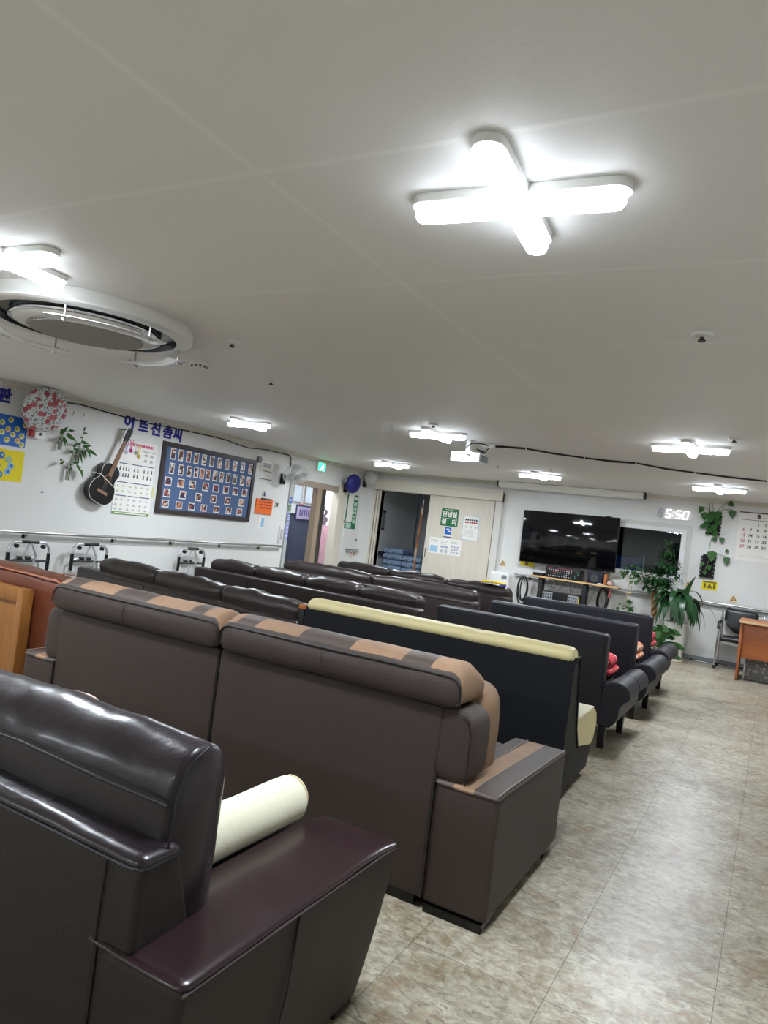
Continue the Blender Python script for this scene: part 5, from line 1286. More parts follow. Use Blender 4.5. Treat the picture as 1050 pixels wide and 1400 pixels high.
# folded walkers hung by the left wall
def make_walker():
    t = thing('folding_walker', 'x', 'walker', group='folded walkers by the left wall')
    W = 0.235
    def U(x, w, z, zb):
        pts = [(x, -w, zb), (x, -w, z - 0.09)] + [(x, -w + 0.09 - 0.09 * math.cos(R(a)), z - 0.09 + 0.09 * math.sin(R(a))) for a in (15, 35, 55, 75, 90)]
        pts += [(p[0], -p[1], p[2]) for p in reversed(pts)]
        return MB().tube(pts, 0.0145, 10)
    U(0.0, W, 0.80, 0.035).build('front_frame', M_alu, t)
    U(-0.085, W * 0.80, 0.62, 0.035).build('rear_frame', M_alu, t)
    for s in (-1, 1):
        MB().tube([(0, s * W, 0.50), (0, s * W, 0.685)], 0.019, 10).build('grip', M_black, t)
        MB().tube([(0, s * W, 0.0), (0, s * W, 0.04)], 0.02, 10).build('rubber_foot', M_black, t)
        MB().tube([(-0.085, s * W * 0.8, 0.0), (-0.085, s * W * 0.8, 0.04)], 0.02, 10).build('rubber_foot', M_black, t)
        MB().tube([(-0.012, s * 0.155, 0.755), (0.02, s * 0.155, 0.755)], 0.022, 10).build('lock_knob', M_black, t)
        MB().tube([(0.0, s * 0.155, 0.755), (-0.01, s * 0.155, 0.80)], 0.008, 6).build('lock_strut', M_alu, t)
    MB().tube([(0.0, -W, 0.60), (0.0, W, 0.60)], 0.012, 8).build('cross_bar', M_black, t)
    MB().tube([(0.0, -0.10, 0.80), (0.0, 0.10, 0.80)], 0.02, 10).build('handle', M_black, t)
    MB().tube([(-0.085, -0.08, 0.62), (-0.085, 0.08, 0.62)], 0.0195, 10).build('handle', M_black, t)
    for s in (-1, 1):
        MB().tube([(0.018 * s + 0.015, 0.0, 0.79), (0.02 * s + 0.015, s * 0.03, 0.72), (0.02 * s + 0.015, s * 0.06, 0.66), (0.018 * s + 0.015, s * 0.03, 0.55), (0.016 * s + 0.015, s * 0.075, 0.40), (0.016 * s + 0.015, s * 0.10, 0.25)], 0.011, 8).build('scissor_link', M_alu, t)
    return t
wk = make_walker()
for i, (y, lab) in enumerate(((4.83, 'leftmost folded walker, behind the caramel sofa'), (5.60, 'middle folded walker, just right of the leftmost one'), (7.25, 'folded walker standing alone below the photo board'))):
    o = wk if i == 0 else copy_tree(wk)
    place(o, XL + 0.135, y, 0.0, 0); o['label'] = lab

# ================================================================== back wall
def door_flat(): return Flat('B', base=0.065)
f = door_flat()
gp = [(-5.33 + 0.0, 1.58), (-5.05, 1.555), (-5.015, 1.585), (-5.01, 1.86), (-5.335, 1.86), (-5.345, 1.60)]
f.rect(-5.345, -5.01, 1.56, 1.875, 0, 0.004, 0)
f.text('린넨실', -5.178, 1.765, 0.105, 0.006, 1, 0.004); f.text('쉼', -5.275, 1.630, 0.105, 0.006, 1, 0.004); f.text('터', -5.075, 1.630, 0.105, 0.006, 1, 0.004)
for i in range(8): f.rect(-5.28 + 0.022 * i, -5.265 + 0.022 * i, 1.848, 1.858, 0.004, 0.005, 1)
f.rect(-5.33, -5.03, 1.695, 1.70, 0.004, 0.005, 1)
tag(f.build('room_sign', [M_green, M_paper]), 'green room sign with white Hangul on the sliding door', 'sign')
f = door_flat(); f.rect(-5.25, -5.10, 1.35, 1.545, 0, 0.003, 1); f.rect(-5.24, -5.11, 1.41, 1.54, 0.003, 0.004, 0); f.rect(-5.21, -5.15, 1.50, 1.515, 0.004, 0.005, 1); f.rect(-5.18, -5.13, 1.46, 1.48, 0.004, 0.005, 1); f.rect(-5.25, -5.10, 1.355, 1.375, 0.003, 0.004, 2)
tag(f.build('sticker', [M_blue, M_paper, M_navyink]), 'blue square sticker below the green room sign', 'sticker')
f = door_flat(); f.rect(-5.52, -4.89, 1.05, 1.335, 0, 0.003, 0)
f.rect(-5.49, -5.34, 1.07, 1.19, 0.003, 0.004, 1); f.rect(-5.29, -5.14, 1.165, 1.20, 0.003, 0.004, 2)
for i in range(3):
    f.rect(-5.49 + 0.2 * i, -5.35 + 0.2 * i, 1.285, 1.29, 0.003, 0.004, 3); f.rect(-5.49 + 0.2 * i, -5.36 + 0.2 * i, 1.255, 1.265, 0.003, 0.004, 4); f.rect(-5.49 + 0.2 * i, -5.37 + 0.2 * i, 1.225, 1.23, 0.003, 0.004, 4)
for i in range(3):
    for j in range(3): f.rect(-5.08 + 0.055 * i, -5.045 + 0.055 * i, 1.085 + 0.05 * j, 1.115 + 0.05 * j, 0.003, 0.004, 4 if (i + j) % 2 else 2)
for i in range(2): f.rect(-5.28 + 0.08 * i, -5.225 + 0.08 * i, 1.075, 1.14, 0.003, 0.004, 4)
tag(f.build('notice_sheet', [M_paper, mat('sky_print', '9cc4dc', 0.6), mat('lavender_print', 'a9adc8', 0.6), M_ink, M_lightgrey]), 'wide white notice of three pages on the sliding door', 'notice')
f = door_flat(); f.rect(-4.915, -4.60, 1.355, 1.785, 0, 0.003, 0); f.rect(-4.905, -4.61, 1.365, 1.775, 0.003, 0.004, 1)
for j, (b, mi_) in enumerate(((1.70, 2), (1.655, 3))):
    for i in range(6): f.rect(-4.87 + 0.04 * i, -4.84 + 0.04 * i, b, b + 0.028, 0.004, 0.005, mi_)
for i in range(3): f.rect(-4.86 + 0.09 * i, -4.82 + 0.09 * i, 1.575, 1.605, 0.004, 0.005, 4)
for j in range(6): f.rect(-4.88, -4.66 - 0.02 * (j % 3), 1.42 + 0.022 * j, 1.427 + 0.022 * j, 0.004, 0.005, 4)
f.rect(-4.77, -4.755, 1.55, 1.565, 0.004, 0.005, 2)
tag(f.build('notice_sheet', [mat('pale_blue_border', 'a9c0d8', 0.6), M_paper, M_ink, M_red, M_lightgrey]), 'tall white notice in a pale blue border, right half of the sliding door', 'notice')
# warning stickers
def warn(a, b, lab):
    f = Flat('B'); f.rect(a - 0.065, a + 0.065, b - 0.06, b + 0.06, 0, 0.003, 0)
    f.poly([(a - 0.045, b - 0.035), (a + 0.045, b - 0.035), (a, b + 0.045)], 0.003, 0.004, 1); f.poly([(a - 0.028, b - 0.025), (a + 0.028, b - 0.025), (a, b + 0.024)], 0.004, 0.005, 2); f.rect(a - 0.06, a + 0.06, b - 0.06, b - 0.048, 0.003, 0.004, 3)
    tag(f.build('warning_sticker', [mat('sticker_ivory', 'e3dccc', 0.6), mat('sticker_brown', '6e5c48', 0.6), mat('sticker_ochre', 'd0a860', 0.6), mat('sticker_orange', 'dfb27c', 0.6)]), lab, 'sticker', 'triangle warning stickers')
warn(-4.11, 1.045, 'triangle warning sticker above the white panel, right of the sliding door')
warn(-1.15, 1.12, 'triangle warning sticker just under the lower right window corner')
warn(-0.51, 1.00, 'triangle warning sticker between the yellow sticker and the chair')
f = Flat('B'); f.rect(-0.955, -0.745, 1.075, 1.21, 0, 0.003, 0); f.rect(-0.94, -0.76, 1.18, 1.20, 0.003, 0.004, 1); f.rect(-0.93, -0.90, 1.10, 1.17, 0.003, 0.004, 1); f.rect(-0.80, -0.77, 1.10, 1.17, 0.003, 0.004, 1); f.poly([(-0.89, 1.10), (-0.81, 1.10), (-0.83, 1.14), (-0.85, 1.17), (-0.87, 1.14)], 0.003, 0.004, 1)
tag(f.build('warning_sticker', [M_yellow, mat('olive_ink', '6a5c1e', 0.6)]), 'yellow warning sticker below the lower wall planter', 'sticker')
f = Flat('B'); f.rect(-3.80, -3.56, 1.045, 1.12, 0, 0.003, 0); f.rect(-3.72, -3.66, 1.06, 1.11, 0.003, 0.004, 1)
tag(f.build('warning_sticker', [M_yellow, mat('olive_ink', '6a5c1e', 0.6)]), 'yellow sticker peeking out below the lower left television corner', 'sticker')
# conduits
tag(Flat('B').rect(-3.575, -3.545, 1.95, 2.36, 0, 0.02).build('cable_duct', M_white), 'white cable duct from the screen case down behind the television', 'duct')
tag(Flat('B').rect(-3.555, -3.545, 0.08, 1.12, 0, 0.012).build('cable_duct', M_lightgrey), 'thin grey cable duct below the television, down to the floor', 'duct')
# television
t = thing('television', 'large black flat television on the back wall reflecting the lamps', 'television', (-3.0, 11.64, 1.12))
def tvf(p):
    return (p.x, p.y, p.z)
TVR = Matrix.Translation((-3.0, 11.63, 1.565)) @ Matrix.Rotation(R(-0.9), 4, 'Y')
MB().rbox(-0.785, 0.785, -0.012, 0.028, -0.435, 0.435, r=0.006, k=1, xf=TVR).build('cabinet', M_black, t)
MB().rbox(-0.776, 0.776, -0.016, -0.011, -0.420, 0.427, r=0.002, k=1, xf=TVR).build('screen', mat('dark_screen', '060608', 0.06, spec=0.6), t)
MB().box(-0.3, 0.3, 0.028, 0.09, -0.28, 0.2).mesh and MB().rbox(-3.3, -2.7, 11.66, 11.76, 1.3, 1.75, r=0.02).build('wall_mount', M_black, t)
MB().rbox(-2.45, -2.36, 11.60, 11.66, 2.0, 2.02, r=0.004, k=1).build('sensor_bar', M_ink, t)
# equipment stand and karaoke gear
t = thing('equipment_stand', 'black post stand with a pale pine shelf under the television', 'stand', (-2.95, 11.6, 0))
MB().rbox(-3.50, -2.10, 11.44, 11.685, 0.905, 0.93, r=0.003, k=1).build('shelf_board', M_shelfwood, t)
for x in (-3.34, -2.62):
    MB().rbox(x - 0.03, x + 0.03, 11.48, 11.54, 0.0, 0.905, r=0.004, k=1).build('post', M_black, t)
    MB().rbox(x - 0.03, x + 0.03, 11.62, 11.68, 0.0, 0.905, r=0.004, k=1).build('post', M_black, t)
MB().rbox(-3.31, -2.65, 11.46, 11.68, 0.50, 0.52, r=0.003, k=1).build('lower_shelf', M_black, t)
t = thing('mixing_amplifier', 'black mixing amplifier with rows of knobs on the pine shelf', 'amplifier', (-2.95, 11.6, 0.93))
MB().rbox(-3.27, -2.70, 11.48, 11.68, 0.932, 1.105, r=0.01).build('case', M_black, t)
q = MB()
rs = random.Random(5)
f2 = Flat('B', base=YB - 11.48)
for j in range(4):
    for i in range(11):
        f2.disc(-3.21 + 0.036 * i, 0.965 + 0.032 * j, 0.009, 0.009, 0, 0.008, (i * 3 + j) % 3 if rs.random() < 0.8 else 0, 8)
for i in range(4): f2.disc(-2.78 + 0.02 * i - 0.03 * (i % 2), 0.97 + 0.03 * i, 0.012, 0.012, 0, 0.01, 1, 10)
f2.rect(-3.22, -2.76, 1.088, 1.094, 0, 0.002, 2)
f2.build('control_knobs', [M_lightgrey, mat('knob_teal', '3e6a6a', 0.5), mat('knob_red', 'a84848', 0.5)], t)
t = thing('speaker', 'small black speaker beside the mixing amplifier on the pine shelf', 'speaker', (-2.45, 11.6, 0.93))
MB().rbox(-2.60, -2.36, 11.48, 11.68, 0.932, 1.12, r=0.008).build('case', mat('speaker_black', '141826', 0.5), t)
MB().lathe([(0.03, 0.004), (0.06, 0.0), (0.065, 0.006), (0.03, 0.002)], (-2.48, 11.478, 1.02), 18, xf=Matrix.Rotation(R(90), 3, 'X')).build('cone', M_dgrey, t)
tag(MB().rbox(-2.34, -2.30, 11.50, 11.68, 0.932, 1.10, r=0.004, k=1).build('wooden_plank', M_stick), 'brown wooden board standing on end at the right of the pine shelf', 'board')
tag(MB().rbox(-2.29, -2.20, 11.50, 11.58, 0.932, 1.0, r=0.03).build('tape_roll', mat('pale_pink_tape', 'c9a9a0', 0.6)), 'pale pink roll at the right end of the pine shelf', 'roll')
tag(MB().rbox(-2.42, -2.32, 11.445, 11.475, 0.932, 0.95, r=0.006).build('remote_control', M_white), 'white remote control at the front edge of the pine shelf', 'remote')
tag(MB().rbox(-3.48, -3.30, 11.50, 11.64, 0.932, 0.975, r=0.008).build('black_box', M_black), 'flat black box at the left end of the pine shelf', 'box')
t = thing('power_amplifier', 'black rack amplifier with two silver panels on the lower shelf', 'amplifier', (-2.97, 11.6, 0.52))
MB().rbox(-3.29, -2.67, 11.48, 11.68, 0.522, 0.70, r=0.006).build('case', M_black, t)
for a0 in (-3.27, -2.86):
    f2 = Flat('B', base=YB - 11.48); f2.rect(a0, a0 + 0.16, 0.535, 0.69, 0, 0.006, 0)
    for i in range(4):
        for j in range(3): f2.rect(a0 + 0.012 + 0.037 * i, a0 + 0.034 + 0.037 * i, 0.55 + 0.045 * j, 0.575 + 0.045 * j, 0.006, 0.010, 1)
    f2.build('silver_panel', [mat('silver_panel_grey', 'a9adb4', 0.35, metal=0.5), M_dgrey], t)
f2 = Flat('B', base=YB - 11.48); f2.rect(-2.695, -2.675, 0.54, 0.68, 0, 0.004); f2.build('yellow_label', mat('yellow_label', 'c9a83c', 0.5), t)
t = thing('cable_tangle', 'thin black leads dangling below the pine shelf', 'cable', (-2.8, 11.5, 0.7))
rs = random.Random(9)
for i in range(11):
    x = -3.25 + 0.1 * i + rs.uniform(-0.03, 0.03)
    if i > 6: x = -2.55 + 0.09 * (i - 7)
    x2 = x + rs.uniform(-0.15, 0.15); zl = 0.70 if i < 7 else 0.32
    MB().tube([(x, 11.455, 0.90), (x + 0.02, 11.45, 0.83), ((x + x2) / 2, 11.448, 0.78 if i < 7 else 0.62), (x2, 11.455, zl + 0.03)], 0.004, 5).build('lead', M_ink, t)
tag(MB().rbox(-2.25, -2.22, 11.52, 11.54, 0.74, 0.87, r=0.01).build('microphone_tag', mat('red_tag_plastic', 'b85a58', 0.5)), 'red tag hanging by the leads right of the stand', 'tag')
for k, (x0, lab) in enumerate(((-3.68, 'coil of black cable hung on the rail left of the equipment stand'), (-2.36, 'coil of black cable hung on the rail right of the equipment stand'))):
    t = thing('cable_coil', lab, 'cable', (x0, 11.68, 0.9), group='coiled cables on the rail')
    rs = random.Random(20 + k)
    for i in range(6):
        a_, b_ = 0.075 + rs.uniform(-0.02, 0.02), 0.22 + rs.uniform(-0.04, 0.03)
        dx = rs.uniform(-0.02, 0.02)
        MB().tube([(x0 + dx + a_ * math.sin(R(v)), 11.685 + 0.01 * i - 0.03 + 0.01 * math.sin(R(v * 2)), 0.868 - b_ + b_ * math.cos(R(v))) for v in range(0, 360, 18)], 0.008, 6, closed=True).build('loop', M_black, t)
# white upright panel
t = thing('upright_panel', 'white rounded upright panel with a blue label beside the sliding door', 'panel', (-4.1, 11.69, 0))
MB().rbox(-4.27, -3.92, 11.63, 11.74, 0.0, 0.895, r=(0.07, 0.02, 0.07), k=4).build('body', M_white, t)
MB().rbox(-4.05, -3.96, 11.622, 11.632, 0.78, 0.845, r=0.004, k=1).build('hand_slot', M_grey, t)['label'] = 'grey oval hand slot'
Flat('B', base=YB - 11.63).rect(-4.07, -3.95, 0.58, 0.685, 0, 0.003).build('label', mat('label_blue', '24309c', 0.5), t)
Flat('B', base=YB - 11.63).disc(-4.205, 0.66, 0.02, 0.02, 0, 0.02).build('knob', M_grey, t)

# LED clock
t = thing('digital_clock', 'white glowing digital clock reading 5:50 above the window', 'clock', (-1.45, YB, 2.09))
M_dig = mat('lit_digits', 'fafcff', 0.4, emit=0.5); M_dim = mat('unlit_digits', 'b9bccb', 0.4)
SEG = {'a': (0, 1, 0), 'g': (0, 0, 0)}
def digit(ch, a, b, w_, h_, mt, nm):
    segs = {'0': 'abcdef', '5': 'afgcd', '8': 'abcdefg'}[ch]
    f = Flat('B'); th = 0.018
    def sk(x, z): return (x + (z - b) * 0.16, z)
    lay = dict(a=((a, b + h_), (a + w_, b + h_)), g=((a, b + h_ / 2), (a + w_, b + h_ / 2)), d=((a, b), (a + w_, b)),
               f=((a, b + h_ / 2), (a, b + h_)), e=((a, b), (a, b + h_ / 2)), b=((a + w_, b + h_ / 2), (a + w_, b + h_)), c=((a + w_, b), (a + w_, b + h_ / 2)))
    for s_ in segs:
        (x0, z0), (x1, z1) = lay[s_]
        p0, p1 = sk(x0, z0), sk(x1, z1)
        f.tube([f.P(p0[0], p0[1], 0.022), f.P(p1[0], p1[1], 0.022)], th * 0.42, 8)
    return f.build(nm, mt, t)
digit('8', -1.695, 2.105, 0.06, 0.115, M_dim, 'unlit_digit')
digit('5', -1.585, 2.10, 0.07, 0.122, M_dig, 'digit')
f = Flat('B'); f.disc(-1.476, 2.135, 0.011, 0.011, 0, 0.03).disc(-1.468, 2.19, 0.011, 0.011, 0, 0.03); f.build('colon', M_dig, t)
digit('5', -1.44, 2.098, 0.07, 0.122, M_dig, 'digit')
digit('0', -1.335, 2.096, 0.07, 0.122, M_dig, 'digit')
Flat('B').rect(-1.70, -1.225, 2.078, 2.086, 0, 0.02).build('backing_bar', M_white, t)

# calendar
t = thing('wall_calendar', 'large white wall calendar page for month 8 at the right edge', 'calendar', (-0.2, YB, 1.56))
f = Flat('B'); K0, K1, Q0, Q1 = -0.555, 0.16, 1.575, 2.29
f.rect(K0, K1, Q0, Q1, 0, 0.006, 0)
f.rect(K0, K1, Q1 - 0.008, Q1 + 0.006, 0.006, 0.012, 1)
f.rect(K0 + 0.035, K1 - 0.035, 2.178, 2.184, 0.006, 0.0075, 1)
f.text('8', (K0 + K1) / 2 - 0.1, 2.232, 0.085, 0.0085, 1, 0.004)
f.rect((K0 + K1) / 2 - 0.19, (K0 + K1) / 2 - 0.145, 2.222, 2.227, 0.006, 0.0075, 4); f.rect((K0 + K1) / 2 - 0.05, (K0 + K1) / 2 + 0.0, 2.222, 2.227, 0.006, 0.0075, 4)
d_ = 1
for r_ in range(5):
    for c_ in range(7):
        if r_ == 0 and c_ < 2: continue
        if d_ > 31: break
        f.text(str(d_), K0 + 0.075 + 0.094 * c_, 2.115 - 0.083 * r_, 0.06, 0.0085, 2 if c_ == 0 else (3 if c_ == 6 else 1), 0.001); d_ += 1
f.rect(K0 + 0.05, K1 - 0.05, 1.665, 1.668, 0.006, 0.0075, 4)
for i in range(14): f.rect(K0 + 0.06 + 0.044 * i, K0 + 0.085 + 0.044 * i, 1.63, 1.638, 0.006, 0.0075, 5)
f.build('page', [M_paper, M_ink, M_red, M_blue, M_lightgrey, mat('mint_print', 'b4cfc6', 0.6)], t)

# felt pocket planters
def pocket_planter(a, b0, b1, lab):
    t = thing('wall_planter', lab, 'planter', (XL, a, b0), group='black scalloped wall planters')
    t.location = Flat('B').P(a, b0, 0)
    f = Flat('B'); n = 6
    pts = []
    for i in range(n):
        z0 = b0 + (b1 - b0) * i / n; z1 = b0 + (b1 - b0) * (i + 1) / n
        pts += [(a + 0.10, z0), (a + 0.10, z0 + (z1 - z0) * 0.55), (a + 0.078, z0 + (z1 - z0) * 0.6), (a + 0.078, z1)]
    pts += [(2 * a - x, z) for x, z in reversed(pts)]
    f.poly(pts, 0.0, 0.05); f.build('pocket', mat('black_felt', '17171d', 0.85), t)
    return t
p1 = pocket_planter(-0.885, 1.905, 2.225, 'upper black scalloped wall planter with trailing heart-shaped leaves')
p2 = pocket_planter(-0.905, 1.255, 1.60, 'lower black scalloped wall planter above the yellow sticker')
def heart(q, pos, r_, dirn, droop=0.2):
    q.leaf(pos, dirn, r_ * 2, r_ * 1.7, droop, side=(dirn[2] * 1.0, 0.1, -dirn[0]), n=7, fold=0.06, shape=0.55)
q = MB()
Y1 = YB - 0.075
for pos, r_, dr in (((-1.06, Y1, 2.31), .055, (-0.4, -0.2, -0.9)), ((-1.02, Y1 - .02, 2.23), .065, (0.1, -0.2, -1)), ((-0.93, Y1 - .02, 2.25), .07, (0.2, -0.4, -0.9)), ((-0.85, Y1 - .03, 2.26), .075, (0.1, -0.4, -0.9)), ((-0.92, Y1 - .03, 2.18), .065, (-0.3, -0.4, -0.8)),
                 ((-0.84, Y1 - .03, 2.16), .065, (0.3, -0.4, -0.8)), ((-0.66, Y1, 2.30), .065, (0.15, -0.1, -1)), ((-0.72, Y1 + .02, 2.41), .05, (0.7, -0.3, -0.35)), ((-0.95, Y1 - .03, 2.08), .06, (-0.6, -0.4, -0.6)), ((-0.88, Y1 - .04, 2.06), .06, (0.2, -0.5, -0.8)), ((-0.99, Y1 - .01, 2.03), .05, (-0.9, -0.3, -0.2)),
                 ((-0.92, Y1 - .04, 2.0), .055, (-0.3, -0.5, -0.8)), ((-0.86, Y1 - .03, 1.97), .05, (0.3, -0.4, -0.8)), ((-0.86, Y1, 1.875), .045, (0.4, -0.2, -0.9)), ((-0.755, Y1, 1.875), .045, (0.2, -0.2, -1))):
    heart(q, pos, r_, dr)
fo = q.build('foliage', M_leaf, p1)
q = MB()
for pts in ([(-0.9, Y1, 2.2), (-0.80, Y1 - .01, 2.33), (-0.72, Y1 + .02, 2.41)], [(-0.88, Y1, 2.2), (-0.78, Y1 - .01, 2.30), (-0.66, Y1, 2.30)], [(-0.93, Y1, 2.2), (-1.0, Y1, 2.30), (-1.06, Y1, 2.31)], [(-0.95, Y1, 2.2), (-0.97, Y1, 2.36), (-0.93, Y1, 2.37), (-0.9, Y1 - .01, 2.22)],
            [(-0.92, Y1, 1.95), (-0.88, Y1, 1.90), (-0.90, Y1, 1.78), (-0.91, Y1, 1.62)], [(-0.89, Y1, 1.9), (-0.82, Y1, 1.88), (-0.755, Y1, 1.875)]):
    q.tube(pts, 0.0045, 5)
q.build('vine', M_stem, p1)
q = MB()
for pos, r_, dr in (((-0.86, Y1 - .03, 1.66), .085, (0.05, -0.4, -0.9)), ((-0.66, Y1, 1.60), .06, (0.1, -0.1, -1)), ((-0.665, Y1, 1.66), .03, (-0.05, 0, 1)), ((-0.96, Y1 - .02, 1.48), .04, (-0.5, -0.4, -0.6)), ((-0.89, Y1 - .03, 1.44), .045, (0.3, -0.5, -0.6)), ((-0.93, Y1 - .03, 1.36), .04, (0.1, -0.5, -0.8))):
    heart(q, pos, r_, dr)
q.build('foliage', M_leaf, p2)
q = MB()
for pts in ([(-0.88, Y1, 1.6), (-0.80, Y1, 1.63), (-0.72, Y1, 1.61), (-0.66, Y1, 1.60)], [(-0.93, Y1, 1.3), (-0.92, Y1 - .02, 1.42), (-0.88, Y1, 1.55)]): q.tube(pts, 0.0045, 5)
q.build('vine', M_stem, p2)

# ================================================================== floor plants by the back wall
def cluster(q, c, rad, n, L_, W_, rs, droop=0.5, flat=1.0):
    for i in range(n):
        a = rs.uniform(0, 2 * math.pi); el = rs.uniform(-0.6, 1.2)
        d = Vector((math.cos(a) * math.cos(el), math.sin(a) * math.cos(el), math.sin(el)))
        p = Vector(c) + Vector((d.x * rad[0], d.y * rad[1], d.z * rad[2])) * rs.uniform(0.25, 1.0) ** 0.6
        l = L_ * rs.uniform(0.7, 1.2)
        q.leaf(p, d + Vector((0, 0, -0.2)), l, W_ * rs.uniform(0.8, 1.2), droop, n=4, fold=0.12)
rs = random.Random(42)
# tall dark tree with a braided trunk
t = thing('potted_tree', 'tall dark-leaved potted tree with a braided trunk in front of the window', 'plant', (-1.55, 11.45, 0))
MB().lathe([(0.10, 0.0), (0.11, 0.02), (0.155, 0.50), (0.165, 0.515), (0.165, 0.55), (0.15, 0.55), (0.14, 0.50)], (-1.52, 11.42, 0), 28).build('pot', M_pot, t)
MB().lathe([(0.0, 0.50), (0.142, 0.50)], (-1.52, 11.42, 0), 24, cap=False).build('soil', M_soil, t)
for k in range(3):
    MB().tube([(-1.52 - 0.012 * i * 0.4 + 0.028 * math.cos(i * 0.9 + 2.1 * k), 11.42 + 0.028 * math.sin(i * 0.9 + 2.1 * k), 0.50 + 0.045 * i) for i in range(11)], 0.022, 8).build('trunk', M_bark, t)
q = MB()
for (x, y, z) in ((-1.45, 11.40, 1.3), (-1.42, 11.42, 1.62), (-1.62, 11.4, 1.2), (-1.38, 11.4, 1.15), (-1.48, 11.45, 1.45)):
    q.tube([(-1.56, 11.42, 0.93), ((x - 1.56) / 2, (y + 11.42) / 2, (z + 0.93) / 2 + 0.03), (x, y, z)], 0.008, 5)
q.build('branch', mat('grey_branch', '6d6a52', 0.8), t)
q = MB()
for c, rd, n in (((-1.43, 11.38, 1.58), (0.09, 0.09, 0.12), 60), ((-1.42, 11.36, 1.38), (0.15, 0.12, 0.12), 90), ((-1.53, 11.34, 1.14), (0.20, 0.15, 0.13), 140), ((-1.45, 11.34, 0.98), (0.17, 0.14, 0.12), 95), ((-1.66, 11.36, 1.02), (0.09, 0.1, 0.07), 26), ((-1.30, 11.38, 1.24), (0.09, 0.08, 0.07), 20)):
    cluster(q, c, rd, n, 0.115, 0.058, rs, 0.7)
q.build('foliage', M_leafdark, t)
# dracaena in the white pot
t = thing('potted_plant', 'arching long-leaved plant in the tall white tapered pot', 'plant', (-1.19, 11.22, 0))
MB().lathe([(0.0, 0.0), (0.115, 0.0), (0.12, 0.012), (0.165, 0.53), (0.172, 0.545), (0.172, 0.565), (0.155, 0.565), (0.15, 0.52)], (-1.19, 11.22, 0), 36, cap=False).build('pot', M_pot, t)
MB().lathe([(0.0, 0.52), (0.152, 0.52)], (-1.19, 11.22, 0), 28, cap=False).build('soil', M_soil, t)
MB().lathe([(0.12, 0.0), (0.15, 0.0), (0.155, 0.018), (0.125, 0.018)], (-1.19, 11.22, 0), 32).build('saucer', mat('beige_saucer', 'c3b79c', 0.5), t)
q = MB()
for dx, dy in ((0.0, 0.0), (0.03, 0.02), (-0.02, 0.03)): q.tube([(-1.19 + dx, 11.22 + dy, 0.50), (-1.18 + dx * 1.5, 11.22 + dy, 0.70), (-1.17 + dx * 2, 11.22 + dy, 0.86)], 0.011, 6)
q.build('stem', M_stem, t)
q = MB()
rs = random.Random(4)
for i in range(44):
    a = i * 2.399 + rs.uniform(-0.3, 0.3); el = rs.uniform(0.35, 1.05)
    q.leaf((-1.17 + 0.02 * math.cos(a), 11.22 + 0.02 * math.sin(a), 0.78 + 0.0045 * i), (math.cos(a) * math.cos(el), 0.8 * math.sin(a) * math.cos(el) - 0.15, math.sin(el)), rs.uniform(0.42, 0.60), rs.uniform(0.085, 0.115), rs.uniform(2.2, 3.4), n=10, fold=0.14, shape=0.6)
q.leaf((-1.14, 11.2, 0.88), (0.25, -0.1, 1), 0.42, 0.07, 0.5, side=(0.9, 0.3, -0.2), n=8, shape=0.6)
q.leaf((-1.12, 11.2, 0.86), (0.8, -0.1, 0.55), 0.62, 0.06, 1.7, n=9, shape=0.6)
q.build('foliage', M_leafdark, t)
# small feathery plant in front
t = thing('potted_plant', 'small bright feathery plant peeking out behind the last charcoal sofa arm', 'plant', (-1.30, 10.35, 0))
MB().lathe([(0.0, 0.0), (0.08, 0.0), (0.11, 0.19), (0.118, 0.19), (0.118, 0.205), (0.10, 0.205), (0.098, 0.18)], (-1.34, 10.35, 0), 24, cap=False).build('pot', mat('terracotta_grey', '8a8178', 0.6), t)
MB().lathe([(0.0, 0.18), (0.10, 0.18)], (-1.34, 10.35, 0), 20, cap=False).build('soil', M_soil, t)
q = MB(); s_ = MB(); rs = random.Random(8)
for (ax, ay, hh) in ((0.24, -0.05, 0.52), (0.30, 0.0, 0.34), (0.10, -0.1, 0.55), (-0.08, 0.0, 0.5), (0.02, -0.15, 0.46), (0.16, 0.08, 0.44), (0.28, -0.12, 0.22), (-0.02, 0.1, 0.5)):
    pts = [Vector((-1.34, 10.35, 0.18)), Vector((-1.34 + ax * 0.35, 10.35 + ay * 0.4, 0.18 + (hh - 0.18) * 0.65)), Vector((-1.34 + ax * 0.8, 10.35 + ay, hh)), Vector((-1.34 + ax * 1.1, 10.35 + ay * 1.2, hh - 0.06))]
    s_.tube(pts, 0.004, 5)
    for i in range(9):
        u = 0.25 + 0.75 * i / 8; k = min(2, int(u * 3)); w_ = u * 3 - k; p = pts[k].lerp(pts[k + 1], w_)
        for sg in (-1, 1):
            q.leaf(p, (0.75 * sg, -0.2, 0.5), 0.085, 0.05, 0.4, side=(-0.5, 0.35, 0.75 * sg), n=4, fold=0.05)
s_.build('stem', M_stem, t); q.build('foliage', M_leaf, t)
